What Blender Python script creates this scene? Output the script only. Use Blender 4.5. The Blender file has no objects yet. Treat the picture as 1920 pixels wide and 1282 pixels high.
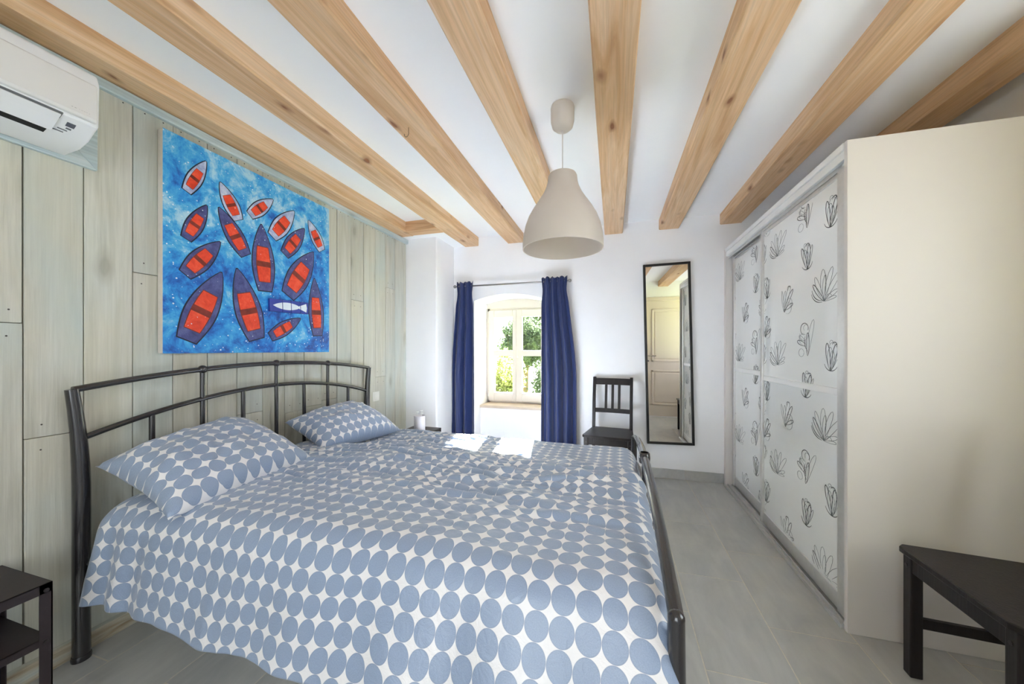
import bpy, bmesh, math, random
from mathutils import Vector, Matrix, noise

random.seed(7)
PI = math.pi
scn = bpy.context.scene
COL = scn.collection

# ------------------------------------------------------------------ camera
FPX, U0, V0, CAMH = 655.0, 960.0, 655.0, 1.159
YAW = math.atan2(190, 655)
cam_d = bpy.data.cameras.new('camera')
cam_d.sensor_width = 36.0
cam_d.lens = 36.0 * FPX / 1920.0
cam_d.shift_y = (V0 - 641.0) / 1920.0
cam_d.clip_start = 0.02
cam_d.clip_end = 200
cam = bpy.data.objects.new('camera', cam_d)
COL.objects.link(cam)
cam.location = (0, 0, CAMH)
cam.rotation_euler = (PI / 2, 0, YAW)
scn.camera = cam

# ------------------------------------------------------------------ light
world = bpy.data.worlds.new('world')
scn.world = world
world.use_nodes = True
bg = world.node_tree.nodes['Background']
bg.inputs[0].default_value = (0.86, 0.93, 1.0, 1)
bg.inputs[1].default_value = 2.2

SUN_DIR = Vector((0.165, -1.0, -0.47)).normalized()
sl = bpy.data.lights.new('sun', 'SUN')
sl.energy = 150
sl.color = (1.0, 0.97, 0.93)
sl.angle = math.radians(0.6)
so = bpy.data.objects.new('sun', sl)
COL.objects.link(so)
so.location = (-3, 12, 7)
so.rotation_euler = SUN_DIR.to_track_quat('-Z', 'Y').to_euler()

# added fill light behind the camera, outside a made-up rear window
al = bpy.data.lights.new('rear_fill_light', 'AREA')
al.shape = 'RECTANGLE'
al.size, al.size_y = 1.3, 1.7
al.energy = 12
al.color = (0.97, 0.985, 1.0)
ao = bpy.data.objects.new('rear_fill_light', al)
COL.objects.link(ao)
ao.location = (-0.30, -1.62, 1.25)
ao.rotation_euler = (PI / 2, 0, 0)        # shines along +Y
# second added fill light, right of the camera, outside a made-up window
rl = bpy.data.lights.new('side_fill_light', 'AREA')
rl.shape = 'RECTANGLE'
rl.size, rl.size_y = 0.95, 1.15
rl.energy = 6.8
rl.color = (0.94, 0.97, 1.0)
ro = bpy.data.objects.new('side_fill_light', rl)
COL.objects.link(ro)
ro.location = (1.84, 0.80, 1.42)
ro.rotation_euler = (PI / 2, 0, PI / 2)   # shines along -X

scn.view_settings.view_transform = 'Standard'
scn.view_settings.look = 'None'
scn.view_settings.exposure = 0.86
scn.view_settings.gamma = 1.0
scn.view_settings.use_curve_mapping = False
scn.cycles.use_denoising = True
scn.cycles.max_bounces = 10
scn.cycles.diffuse_bounces = 6
scn.cycles.transparent_max_bounces = 12
scn.cycles.caustics_reflective = False
scn.cycles.caustics_refractive = False
scn.cycles.sample_clamp_indirect = 60


# ------------------------------------------------------------------ materials
def srgb(r, g, b):
    def f(c):
        c /= 255.0
        return c / 12.92 if c <= 0.04045 else ((c + 0.055) / 1.055) ** 2.4
    return (f(r), f(g), f(b), 1)


MATS = {}


def newmat(name):
    m = bpy.data.materials.new(name)
    m.use_nodes = True
    nt = m.node_tree
    return m, nt, nt.nodes['Principled BSDF']


def N(nt, typ, **kw):
    n = nt.nodes.new(typ)
    for k, v in kw.items():
        if k in n.inputs:
            n.inputs[k].default_value = v
        else:
            setattr(n, k, v)
    return n


def L(nt, a, b):
    nt.links.new(a, b)


def math_node(nt, op, a, b=None, c=None):
    n = nt.nodes.new('ShaderNodeMath')
    n.operation = op
    for i, v in enumerate((a, b, c)):
        if v is None:
            continue
        if isinstance(v, (int, float)):
            n.inputs[i].default_value = v
        else:
            nt.links.new(v, n.inputs[i])
    return n.outputs[0]


def mixc(nt, fac, a, b, mode='MIX'):
    n = nt.nodes.new('ShaderNodeMix')
    n.data_type = 'RGBA'
    n.blend_type = mode
    for s, v in ((n.inputs[0], fac), (n.inputs[6], a), (n.inputs[7], b)):
        if isinstance(v, (int, float)):
            s.default_value = v
        elif isinstance(v, tuple):
            s.default_value = v
        else:
            nt.links.new(v, s)
    return n.outputs[2]


def ramp(nt, fac, stops):
    n = nt.nodes.new('ShaderNodeValToRGB')
    el = n.color_ramp.elements
    while len(el) < len(stops):
        el.new(0.5)
    for e, (p, c) in zip(el, stops):
        e.position = p
        e.color = c if isinstance(c, tuple) else (c, c, c, 1)
    nt.links.new(fac, n.inputs[0])
    return n.outputs[0]


def coords(nt, scale=(1, 1, 1), rand=7.0, kind='Object'):
    tc = nt.nodes.new('ShaderNodeTexCoord')
    oi = nt.nodes.new('ShaderNodeObjectInfo')
    mp = nt.nodes.new('ShaderNodeMapping')
    mp.inputs['Scale'].default_value = scale
    cv = nt.nodes.new('ShaderNodeVectorMath')
    cv.operation = 'SCALE'
    cv.inputs[0].default_value = (1.0, 1.7, 2.3)
    sc = math_node(nt, 'MULTIPLY', oi.outputs['Random'], rand)
    nt.links.new(sc, cv.inputs['Scale'])
    ad = nt.nodes.new('ShaderNodeVectorMath')
    ad.operation = 'ADD'
    nt.links.new(tc.outputs[kind], ad.inputs[0])
    nt.links.new(cv.outputs[0], ad.inputs[1])
    nt.links.new(ad.outputs[0], mp.inputs['Vector'])
    return mp.outputs[0]


def noise_tex(nt, vec, scale, detail=4, rough=0.55, dist=0.0):
    n = nt.nodes.new('ShaderNodeTexNoise')
    n.inputs['Scale'].default_value = scale
    n.inputs['Detail'].default_value = detail
    n.inputs['Roughness'].default_value = rough
    n.inputs['Distortion'].default_value = dist
    nt.links.new(vec, n.inputs['Vector'])
    return n.outputs[0]


def bump(nt, bs, h, strength=0.2, dist=0.01):
    b = nt.nodes.new('ShaderNodeBump')
    b.inputs['Strength'].default_value = strength
    b.inputs['Distance'].default_value = dist
    nt.links.new(h, b.inputs['Height'])
    nt.links.new(b.outputs[0], bs.inputs['Normal'])


def plain(name, col, rough=0.5, metal=0.0, spec=0.5, nscale=0, var=0.06, bstr=0.0, coat=0.0):
    if name in MATS:
        return MATS[name]
    m, nt, bs = newmat(name)
    bs.inputs['Roughness'].default_value = rough
    bs.inputs['Metallic'].default_value = metal
    bs.inputs['Specular IOR Level'].default_value = spec
    bs.inputs['Coat Weight'].default_value = coat
    v = coords(nt)
    nz = noise_tex(nt, v, nscale or 6, 4)
    d = tuple(c * (1 - var) for c in col[:3]) + (1,)
    u = tuple(min(1, c * (1 + var)) for c in col[:3]) + (1,)
    L(nt, ramp(nt, nz, [(0.3, d), (0.7, u)]), bs.inputs['Base Color'])
    if bstr:
        bump(nt, bs, noise_tex(nt, v, (nscale or 6) * 4, 5), bstr, 0.004)
    MATS[name] = m
    return m


def wood(name, axis, dark, mid, light, knot, rough=0.55, tint=None, knot_amt=0.9, kscale=1.0):
    m, nt, bs = newmat(name)
    sc = [1.0, 1.0, 1.0]
    sc[axis] = 0.07
    v = coords(nt, tuple(sc), 9.0)
    n1 = noise_tex(nt, v, 14, 6, 0.6, 1.6)
    c = ramp(nt, n1, [(0.30, dark), (0.48, mid), (0.68, light)])
    # fine streaks
    sc2 = [1.0, 1.0, 1.0]
    sc2[axis] = 0.025
    v2 = coords(nt, tuple(sc2), 9.0)
    n2 = noise_tex(nt, v2, 130, 4, 0.6, 0.3)
    st = ramp(nt, n2, [(0.35, 0.80), (0.6, 1.0)])
    c = mixc(nt, 0.5 if tint else 0.75, c, st, 'MULTIPLY')
    if tint:
        v3 = coords(nt, (1, 1, 0.5), 9.0)
        n3 = noise_tex(nt, v3, 2.6, 3, 0.5, 0.4)
        c = mixc(nt, ramp(nt, n3, [(0.46, 0.0), (0.70, 0.5)]), c, tint[0])
        v4 = coords(nt, (1, 1, 0.6), 23.0)
        n4 = noise_tex(nt, v4, 3.1, 3, 0.5, 0.5)
        c = mixc(nt, ramp(nt, n4, [(0.5, 0.0), (0.75, 0.4)]), c, tint[1])
        oi = nt.nodes.new('ShaderNodeObjectInfo')
        br = ramp(nt, oi.outputs['Random'], [(0.0, 0.93), (1.0, 1.04)])
        c = mixc(nt, 1.0, c, br, 'MULTIPLY')
    # knots
    sk = [1.0, 1.0, 1.0]
    sk[axis] = 0.45
    vk = coords(nt, tuple(sk), 5.0)
    nd = noise_tex(nt, vk, 9, 2)
    vo = nt.nodes.new('ShaderNodeTexVoronoi')
    vo.inputs['Scale'].default_value = 5.2 * kscale
    ad = nt.nodes.new('ShaderNodeVectorMath')
    ad.operation = 'MULTIPLY_ADD'
    cb = nt.nodes.new('ShaderNodeCombineXYZ')
    for i in range(3):
        L(nt, nd, cb.inputs[i])
    L(nt, cb.outputs[0], ad.inputs[0])
    ad.inputs[1].default_value = (0.05, 0.05, 0.05)
    L(nt, vk, ad.inputs[2])
    L(nt, ad.outputs[0], vo.inputs['Vector'])
    kf = ramp(nt, vo.outputs['Distance'], [(0.06, knot_amt), (0.10, knot_amt * 0.5), (0.20, 0.0)])
    c = mixc(nt, kf, c, knot)
    L(nt, c, bs.inputs['Base Color'])
    bs.inputs['Roughness'].default_value = rough
    bs.inputs['Specular IOR Level'].default_value = 0.3
    bump(nt, bs, n2, 0.25, 0.004)
    MATS[name] = m
    return m


def build_materials():
    plain('plaster', srgb(244, 244, 245), 0.9, spec=0.2, nscale=5, var=0.012, bstr=0.12)
    plain('ceiling_paint', srgb(249, 249, 249), 0.9, spec=0.2, nscale=4, var=0.01, bstr=0.06)
    wood('beam_wood', 1, srgb(206, 160, 116), srgb(222, 182, 140), srgb(233, 200, 164), srgb(132, 80, 48), kscale=1.5)
    wood('cross_wood', 0, srgb(202, 154, 110), srgb(220, 178, 134), srgb(232, 198, 160), srgb(132, 80, 48))
    wood('plank_wood', 2, srgb(194, 192, 177), srgb(206, 204, 190), srgb(215, 213, 201), srgb(140, 136, 120),
         0.7, (srgb(186, 203, 202), srgb(214, 207, 182)), 0.5)
    wood('trim_wood', 1, srgb(176, 192, 196), srgb(196, 210, 212), srgb(214, 222, 222), srgb(134, 142, 144), 0.65, None, 0.5)
    wood('skirting_wood', 1, srgb(150, 128, 98), srgb(196, 188, 168), srgb(206, 216, 212), srgb(96, 74, 52), 0.6, None, 0.7)
    plain('plank_gap', srgb(92, 66, 44), 0.9, nscale=20, var=0.2)
    plain('nail_steel', srgb(84, 80, 74), 0.5, 0.6)
    plain('bed_metal', srgb(34, 32, 35), 0.25, 0.0, 0.7, 40, 0.1, 0.03, coat=0.5)
    wood('black_wood', 2, srgb(26, 22, 22), srgb(32, 27, 27), srgb(40, 34, 33), srgb(20, 17, 17), 0.38, None, 0.2)
    plain('night_metal', srgb(48, 40, 42), 0.45, 0.0, 0.4, 60, 0.1, 0.04)
    plain('bolt_metal', srgb(60, 54, 54), 0.3, 0.5)
    plain('grout', srgb(206, 200, 186), 0.9, nscale=60, var=0.08)
    plain('cabinet_cream', srgb(224, 219, 214), 0.55, nscale=3, var=0.012, bstr=0.02)
    plain('cabinet_white', srgb(240, 240, 238), 0.4, nscale=3, var=0.01)
    plain('aluminium', srgb(216, 215, 212), 0.35, 0.6, 0.5, 40, 0.04)
    plain('door_glass', srgb(247, 249, 247), 0.06, 0.0, 0.5, 3, 0.008, coat=0.3)
    plain('flower_ink', srgb(120, 126, 126), 0.4)
    plain('flower_ink_dark', srgb(58, 62, 62), 0.4)
    plain('ac_white', srgb(238, 239, 240), 0.35, nscale=4, var=0.01)
    plain('ac_panel', srgb(228, 227, 224), 0.45, nscale=4, var=0.01)
    plain('ac_dark', srgb(20, 20, 22), 0.6)
    plain('ac_display', srgb(96, 98, 106), 0.3)
    plain('ac_print', srgb(112, 114, 117), 0.5)
    plain('logo_ink', srgb(70, 72, 76), 0.5)
    plain('door_paint', srgb(222, 208, 192), 0.5, nscale=3, var=0.01)
    plain('steel', srgb(190, 188, 186), 0.25, 1.0, 0.5, 30, 0.04)
    plain('rod_steel', srgb(150, 148, 146), 0.3, 1.0, 0.5, 30, 0.04)
    plain('mirror_frame', srgb(16, 15, 16), 0.45)
    plain('window_white', srgb(220, 212, 202), 0.4, nscale=3, var=0.01)
    plain('sill_stone', srgb(206, 188, 170), 0.5, nscale=14, var=0.06)
    plain('sheet', srgb(232, 236, 242), 0.8)
    plain('switch_white', srgb(240, 238, 230), 0.35)
    plain('vase_white', srgb(232, 228, 232), 0.3)
    plain('petal_white', srgb(246, 246, 244), 0.6)
    plain('cord_white', srgb(214, 210, 206), 0.5)
    plain('canvas_edge', srgb(222, 216, 208), 0.85, nscale=40, var=0.05)
    plain('paint_outline', srgb(24, 28, 52), 0.5)
    plain('paint_red_dark', srgb(128, 44, 34), 0.5, nscale=30, var=0.3)
    plain('fish_block', srgb(52, 70, 160), 0.4, nscale=20, var=0.1)
    plain('fish_white', srgb(226, 234, 244), 0.4)
    plain('brass_hook', srgb(130, 112, 84), 0.35, 0.8)
    plain('bark', srgb(96, 80, 62), 0.9, nscale=20, var=0.25, bstr=0.4)
    plain('lawn', srgb(150, 165, 100), 0.9, nscale=8, var=0.25)

    # floor tiles
    m, nt, bs = newmat('floor_tile')
    v = coords(nt, (1, 0.5, 1), 11)
    n1 = noise_tex(nt, v, 5, 5, 0.6, 0.8)
    n2 = noise_tex(nt, coords(nt, (1, 0.15, 1), 11), 40, 4)
    c = ramp(nt, n1, [(0.3, srgb(172, 173, 172)), (0.7, srgb(196, 195, 190))])
    c = mixc(nt, 0.35, c, ramp(nt, n2, [(0.3, 0.8), (0.7, 1.0)]), 'MULTIPLY')
    L(nt, c, bs.inputs['Base Color'])
    L(nt, ramp(nt, n1, [(0.2, 0.30), (0.8, 0.42)]), bs.inputs['Roughness'])
    bump(nt, bs, n2, 0.05, 0.003)
    MATS['floor_tile'] = m

    # dotted bed linen: touching discs on white, laid out in cloth coordinates
    m, nt, bs = newmat('dotted_linen')
    tc = nt.nodes.new('ShaderNodeTexCoord')
    mp = nt.nodes.new('ShaderNodeMapping')
    mp.inputs['Scale'].default_value = (1 / 0.057,) * 3
    L(nt, tc.outputs['UV'], mp.inputs['Vector'])
    fr = nt.nodes.new('ShaderNodeVectorMath')
    fr.operation = 'FRACTION'
    L(nt, mp.outputs[0], fr.inputs[0])
    sb = nt.nodes.new('ShaderNodeVectorMath')
    sb.operation = 'SUBTRACT'
    L(nt, fr.outputs[0], sb.inputs[0])
    sb.inputs[1].default_value = (0.5, 0.5, 0.0)
    sx = nt.nodes.new('ShaderNodeSeparateXYZ')
    L(nt, sb.outputs[0], sx.inputs[0])
    r2 = math_node(nt, 'ADD', math_node(nt, 'MULTIPLY', sx.outputs[0], sx.outputs[0]),
                   math_node(nt, 'MULTIPLY', sx.outputs[1], sx.outputs[1]))
    r = math_node(nt, 'SQRT', r2)
    mask = ramp(nt, r, [(0.488, 1.0), (0.505, 0.0)])
    ob = nt.nodes.new('ShaderNodeMapping')
    L(nt, tc.outputs['UV'], ob.inputs['Vector'])
    weave = noise_tex(nt, ob.outputs[0], 420, 2)
    blue = ramp(nt, weave, [(0.3, srgb(136, 154, 182)), (0.7, srgb(149, 167, 194))])
    edge = ramp(nt, r, [(0.45, 1.0), (0.49, 0.86)])
    blue = mixc(nt, 1.0, blue, edge, 'MULTIPLY')
    L(nt, mixc(nt, mask, srgb(236, 235, 236), blue), bs.inputs['Base Color'])
    bs.inputs['Roughness'].default_value = 0.42
    bs.inputs['Specular IOR Level'].default_value = 0.85
    bs.inputs['Sheen Weight'].default_value = 0.3
    wr = noise_tex(nt, ob.outputs[0], 26, 5, 0.6, 1.2)
    bump(nt, bs, wr, 0.22, 0.012)
    MATS['dotted_linen'] = m

    # curtain cloth
    m, nt, bs = newmat('curtain_cloth')
    v = coords(nt)
    n1 = noise_tex(nt, v, 250, 3)
    L(nt, ramp(nt, n1, [(0.3, srgb(16, 32, 78)), (0.7, srgb(26, 48, 104))]), bs.inputs['Base Color'])
    bs.inputs['Roughness'].default_value = 0.6
    bs.inputs['Sheen Weight'].default_value = 0.25
    MATS['curtain_cloth'] = m

    # lamp shade: translucent opal plastic
    m, nt, bs = newmat('opal_plastic')
    v = coords(nt)
    n1 = noise_tex(nt, v, 8, 3)
    L(nt, ramp(nt, n1, [(0.3, srgb(226, 220, 214)), (0.7, srgb(232, 227, 222))]), bs.inputs['Base Color'])
    bs.inputs['Roughness'].default_value = 0.5
    tr = nt.nodes.new('ShaderNodeBsdfTranslucent')
    tr.inputs[0].default_value = srgb(236, 228, 218)
    mx = nt.nodes.new('ShaderNodeMixShader')
    mx.inputs[0].default_value = 0.5
    L(nt, bs.outputs[0], mx.inputs[1])
    L(nt, tr.outputs[0], mx.inputs[2])
    L(nt, mx.outputs[0], nt.nodes['Material Output'].inputs[0])
    MATS['opal_plastic'] = m

    # leaves, sun shining through them
    for nm, c1, c2 in (('leaf_dark', (56, 72, 52), (88, 102, 76)), ('leaf_light', (96, 108, 52), (136, 142, 80))):
        m, nt, bs = newmat(nm)
        v = coords(nt)
        n1 = noise_tex(nt, v, 3, 3)
        c = ramp(nt, n1, [(0.35, srgb(*c1)), (0.65, srgb(*c2))])
        L(nt, c, bs.inputs['Base Color'])
        bs.inputs['Roughness'].default_value = 0.7
        tr = nt.nodes.new('ShaderNodeBsdfTranslucent')
        L(nt, c, tr.inputs[0])
        mx = nt.nodes.new('ShaderNodeMixShader')
        mx.inputs[0].default_value = 0.4
        L(nt, bs.outputs[0], mx.inputs[1])
        L(nt, tr.outputs[0], mx.inputs[2])
        L(nt, mx.outputs[0], nt.nodes['Material Output'].inputs[0])
        MATS[nm] = m

    # window glass: clear sheet with a faint reflection
    m, nt, bs = newmat('window_glass')
    nt.nodes.remove(bs)
    t = nt.nodes.new('ShaderNodeBsdfTransparent')
    t.inputs[0].default_value = (0.97, 0.98, 0.98, 1)
    g = nt.nodes.new('ShaderNodeBsdfGlossy')
    g.inputs['Roughness'].default_value = 0.02
    f = nt.nodes.new('ShaderNodeLayerWeight')
    f.inputs[0].default_value = 0.5
    mx = nt.nodes.new('ShaderNodeMixShader')
    fr_ = math_node(nt, 'MULTIPLY_ADD', math_node(nt, 'POWER', f.outputs['Facing'], 5.0), 0.92, 0.03)
    L(nt, fr_, mx.inputs[0])
    L(nt, t.outputs[0], mx.inputs[1])
    L(nt, g.outputs[0], mx.inputs[2])
    L(nt, mx.outputs[0], nt.nodes['Material Output'].inputs[0])
    MATS['window_glass'] = m

    m, nt, bs = newmat('mirror_glass')
    bs.inputs['Metallic'].default_value = 1.0
    bs.inputs['Roughness'].default_value = 0.0
    n1 = noise_tex(nt, coords(nt), 2, 2)
    L(nt, ramp(nt, n1, [(0.3, (0.80, 0.80, 0.79, 1)), (0.7, (0.83, 0.83, 0.82, 1))]), bs.inputs['Base Color'])
    MATS['mirror_glass'] = m

    # painted sea, boat hull, red: brush noise and white splatter
    def splatter(nt, c, v, amt=1.0):
        vo = nt.nodes.new('ShaderNodeTexVoronoi')
        vo.inputs['Scale'].default_value = 85
        L(nt, v, vo.inputs['Vector'])
        wn = nt.nodes.new('ShaderNodeSeparateColor')
        L(nt, vo.outputs['Color'], wn.inputs[0])
        keep = math_node(nt, 'GREATER_THAN', wn.outputs[0], 0.45)
        size = math_node(nt, 'MULTIPLY', wn.outputs[1], 0.36)
        dot = math_node(nt, 'LESS_THAN', vo.outputs['Distance'], size)
        n5 = noise_tex(nt, v, 3.2, 2)
        reg = ramp(nt, n5, [(0.36, 0.0), (0.50, 1.0)])
        f = math_node(nt, 'MULTIPLY', math_node(nt, 'MULTIPLY', keep, dot), reg)
        f = math_node(nt, 'MULTIPLY', f, amt)
        return mixc(nt, f, c, srgb(226, 236, 246))
    for nm, stops, spl in (
            ('paint_sea', [(0.26, srgb(28, 50, 118)), (0.40, srgb(28, 102, 194)), (0.52, srgb(44, 148, 222)),
                           (0.62, srgb(78, 178, 230)), (0.76, srgb(176, 216, 234))], 1.0),
            ('paint_hull', [(0.3, srgb(44, 50, 98)), (0.5, srgb(78, 84, 142)), (0.72, srgb(112, 118, 170))], 1.0),
            ('paint_hull_light', [(0.3, srgb(120, 130, 180)), (0.5, srgb(176, 186, 216)), (0.7, srgb(226, 230, 240))], 0.5),
            ('paint_red', [(0.3, srgb(206, 50, 30)), (0.5, srgb(238, 74, 42)), (0.7, srgb(250, 104, 70))], 0.9)):
        m, nt, bs = newmat(nm)
        v = coords(nt, (1, 1, 1), 0.0)
        n1 = noise_tex(nt, v, 6.5 if 'sea' in nm else 16, 12, 0.74, 0.35)
        if 'sea' in nm:
            tc = nt.nodes.new('ShaderNodeTexCoord')
            sx = nt.nodes.new('ShaderNodeSeparateXYZ')
            L(nt, tc.outputs['Object'], sx.inputs[0])
            n1 = math_node(nt, 'ADD', n1, math_node(nt, 'MULTIPLY_ADD', sx.outputs[2], 0.13, -0.035))
            n1 = math_node(nt, 'MULTIPLY_ADD', math_node(nt, 'SUBTRACT', n1, 0.5), 1.5, 0.5)
        c = ramp(nt, n1, stops)
        c = splatter(nt, c, v, spl)
        L(nt, c, bs.inputs['Base Color'])
        bs.inputs['Roughness'].default_value = 0.4
        bump(nt, bs, n1, 0.3, 0.006)
        MATS[nm] = m


build_materials()


# ------------------------------------------------------------------ geometry helpers
class MB:
    """collects polygons in world (or local) metres; build() links them as ONE mesh object"""

    def __init__(self):
        self.v, self.f, self.m, self.uv = [], [], [], {}
        self.slot = 0

    def add(self, verts, faces):
        o = len(self.v)
        self.v += [Vector(p) for p in verts]
        for f in faces:
            self.f.append([i + o for i in f])
            self.m.append(self.slot)
        return self

    def box(self, x0, x1, y0, y1, z0, z1):
        return self.add([(x0, y0, z0), (x1, y0, z0), (x1, y1, z0), (x0, y1, z0),
                         (x0, y0, z1), (x1, y0, z1), (x1, y1, z1), (x0, y1, z1)],
                        [(3, 2, 1, 0), (4, 5, 6, 7), (0, 1, 5, 4), (1, 2, 6, 5), (2, 3, 7, 6), (3, 0, 4, 7)])

    def prism(self, pts, lo, hi, axis):
        """polygon (2D) extruded along an axis; for axis 0 pts are (y,z), 1 (x,z), 2 (x,y)"""
        def P(p, h):
            return {0: (h, p[0], p[1]), 1: (p[0], h, p[1]), 2: (p[0], p[1], h)}[axis]
        n = len(pts)
        vs = [P(p, lo) for p in pts] + [P(p, hi) for p in pts]
        fs = [tuple(range(n))[::-1], tuple(range(n, 2 * n))]
        fs += [(i, (i + 1) % n, (i + 1) % n + n, i + n) for i in range(n)]
        return self.add(vs, fs)

    def tube(self, path, r, n=12, caps=True, rz=None):
        path = [Vector(p) for p in path]
        rs = r if isinstance(r, (list, tuple)) else [r] * len(path)
        rings = []
        prev = None
        for i, p in enumerate(path):
            t = (path[min(i + 1, len(path) - 1)] - path[max(i - 1, 0)]).normalized()
            if prev is None:
                a = Vector((0, 0, 1)) if abs(t.z) < 0.9 else Vector((1, 0, 0))
                u = t.cross(a).normalized()
            else:
                u = (prev - t * prev.dot(t)).normalized()
            prev = u
            w = t.cross(u)
            rings.append([p + (u * math.cos(2 * PI * k / n) + w * math.sin(2 * PI * k / n)) * rs[i] for k in range(n)])
        vs = [q for ring in rings for q in ring]
        fs = []
        for i in range(len(rings) - 1):
            for k in range(n):
                a, b = i * n + k, i * n + (k + 1) % n
                fs.append((a, b, b + n, a + n))
        if caps:
            fs.append(tuple(range(n))[::-1])
            fs.append(tuple(range((len(rings) - 1) * n, len(rings) * n)))
        return self.add(vs, fs)

    def lathe(self, prof, c, n=40, close=False):
        cx, cy = c
        vs, fs = [], []
        m = len(prof)
        for r, z in prof:
            for k in range(n):
                a = 2 * PI * k / n
                vs.append((cx + r * math.cos(a), cy + r * math.sin(a), z))
        for i in range(m if close else m - 1):
            j = (i + 1) % m
            for k in range(n):
                fs.append((i * n + k, i * n + (k + 1) % n, j * n + (k + 1) % n, j * n + k))
        return self.add(vs, fs)

    def sphere(self, c, r, n=14, sz=1.0):
        prof = [(max(1e-4, r * math.sin(PI * i / 10)), c[2] - sz * r * math.cos(PI * i / 10)) for i in range(11)]
        return self.lathe(prof, (c[0], c[1]), n)

    def build(self, name, mats, parent=None, smooth=False, bevel=0.0, segs=2, world=True, uvs=None):
        off = Vector((0, 0, 0))
        if parent is not None and world:
            p = parent
            while p is not None:
                off += p.location
                p = p.parent
        me = bpy.data.meshes.new(name)
        me.from_pydata([tuple(q - off) for q in self.v], [], self.f)
        if isinstance(mats, str):
            mats = [mats]
        for k in mats:
            me.materials.append(MATS[k])
        me.polygons.foreach_set('material_index', self.m)
        if uvs is not None:
            ul = me.uv_layers.new(name='cloth')
            for lp in me.loops:
                ul.data[lp.index].uv = uvs[lp.vertex_index]
        me.update()
        bm = bmesh.new()
        bm.from_mesh(me)
        if uvs is None:
            bmesh.ops.recalc_face_normals(bm, faces=bm.faces)
        bm.to_mesh(me)
        bm.free()
        if smooth:
            me.polygons.foreach_set('use_smooth', [True] * len(me.polygons))
            if smooth != 'all':
                try:
                    me.set_sharp_from_angle(angle=math.radians(40))
                except Exception:
                    pass
        o = bpy.data.objects.new(name, me)
        COL.objects.link(o)
        if parent is not None:
            o.parent = parent
        if bevel:
            b = o.modifiers.new('bevel', 'BEVEL')
            b.width = bevel
            b.segments = segs
            b.limit_method = 'ANGLE'
            b.angle_limit = math.radians(40)
            b.harden_normals = False
        return o


def thing(name, label, cat, loc=(0, 0, 0), rotz=0.0, group=None):
    o = bpy.data.objects.new(name, None)
    o.empty_display_size = 0.05
    COL.objects.link(o)
    o.location = loc
    o.rotation_euler = (0, 0, rotz)
    return tag(o, label, cat, group)


def tag(o, label, cat, group=None):
    o['label'] = label
    o['category'] = cat
    if group:
        o['group'] = group
    return o


def struct(o):
    o['kind'] = 'structure'
    return o


def copy_tree(o, parent=None):
    c = o.copy()
    COL.objects.link(c)
    c.parent = parent
    for ch in list(o.children):
        copy_tree(ch, c)
    return c


# ------------------------------------------------------------------ room shell
XL, XR, YF, YB, ZC = -1.97, 1.62, 3.41, -1.40, 2.33

floor = struct(MB().box(-2.05, 1.75, -1.45, 3.95, -0.06, -0.0007).build('floor', 'grout'))
# 30 x 60 cm tiles in running bond, each its own tile
pw, pl = 0.303, 0.58
tile_mesh = None
for i in range(-8, 6):
    x0 = 0.32 + i * pw
    off = 0.83 if (i % 2 == 0) else 0.83 + pl / 2
    for j in range(-6, 7):
        y0 = off + j * pl
        x1, y1 = x0 + pw, y0 + pl
        a0, a1 = max(x0, -2.0), min(x1, 1.70)
        b0, b1 = max(y0, -1.40), min(y1, 3.62)
        if a1 - a0 < 0.03 or b1 - b0 < 0.03:
            continue
        full = (a0 == x0 and a1 == x1 and b0 == y0 and b1 == y1)
        g = 0.0024
        if full and tile_mesh is not None:
            t = bpy.data.objects.new('floor_tile', tile_mesh)
            COL.objects.link(t)
            t.parent = floor
            t.location = (x0, y0, 0)
        else:
            mb = MB().box(g, a1 - a0 - g, g, b1 - b0 - g, -0.02, random.uniform(-0.0004, 0.0004) if not full else 0.0)
            t = mb.build('floor_tile', 'floor_tile', floor, world=False)
            t.location = (a0, b0, 0)
            if full:
                tile_mesh = t.data

ceiling = struct(MB().box(-2.05, 1.75, -1.45, 3.55, ZC, ZC + 0.08).build('ceiling', 'ceiling_paint'))
# lowered plaster edge over the corner pier
MB().box(-2.02, -1.51, 2.936, 3.42, 2.245, 2.335).build('soffit', 'ceiling_paint', ceiling)

# beams
random.seed(3)


def beam(xc, w, y0, y1, zb, skew=0.0):
    mb = MB()
    n = 14
    rings = []
    for i in range(n + 1):
        t = i / n
        y = y0 + (y1 - y0) * t
        e = [noise.noise(Vector((xc * 3 + k * 7.1, y * 1.3, k))) * 0.004 for k in range(4)]
        cx = xc + skew * (t - 0.5)
        c = 0.006
        x0, x1, z0, z1 = cx - w / 2 + e[0], cx + w / 2 + e[1], zb + e[2], ZC + 0.02
        rings.append([(x0, y, z1), (x0, y, z0 + c), (x0 + c, y, z0), (x1 - c, y, z0 + e[3] * 0.3), (x1, y, z0 + c), (x1, y, z1)])
    vs = [p for r in rings for p in r]
    fs = []
    for i in range(n):
        for k in range(6):
            a, b = i * 6 + k, i * 6 + (k + 1) % 6
            fs.append((a, b, b + 6, a + 6))
    fs.append(tuple(range(6)))
    fs.append(tuple(range(n * 6, n * 6 + 6))[::-1])
    mb.add(vs, fs)
    return mb.build('beam', 'beam_wood', ceiling)


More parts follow.
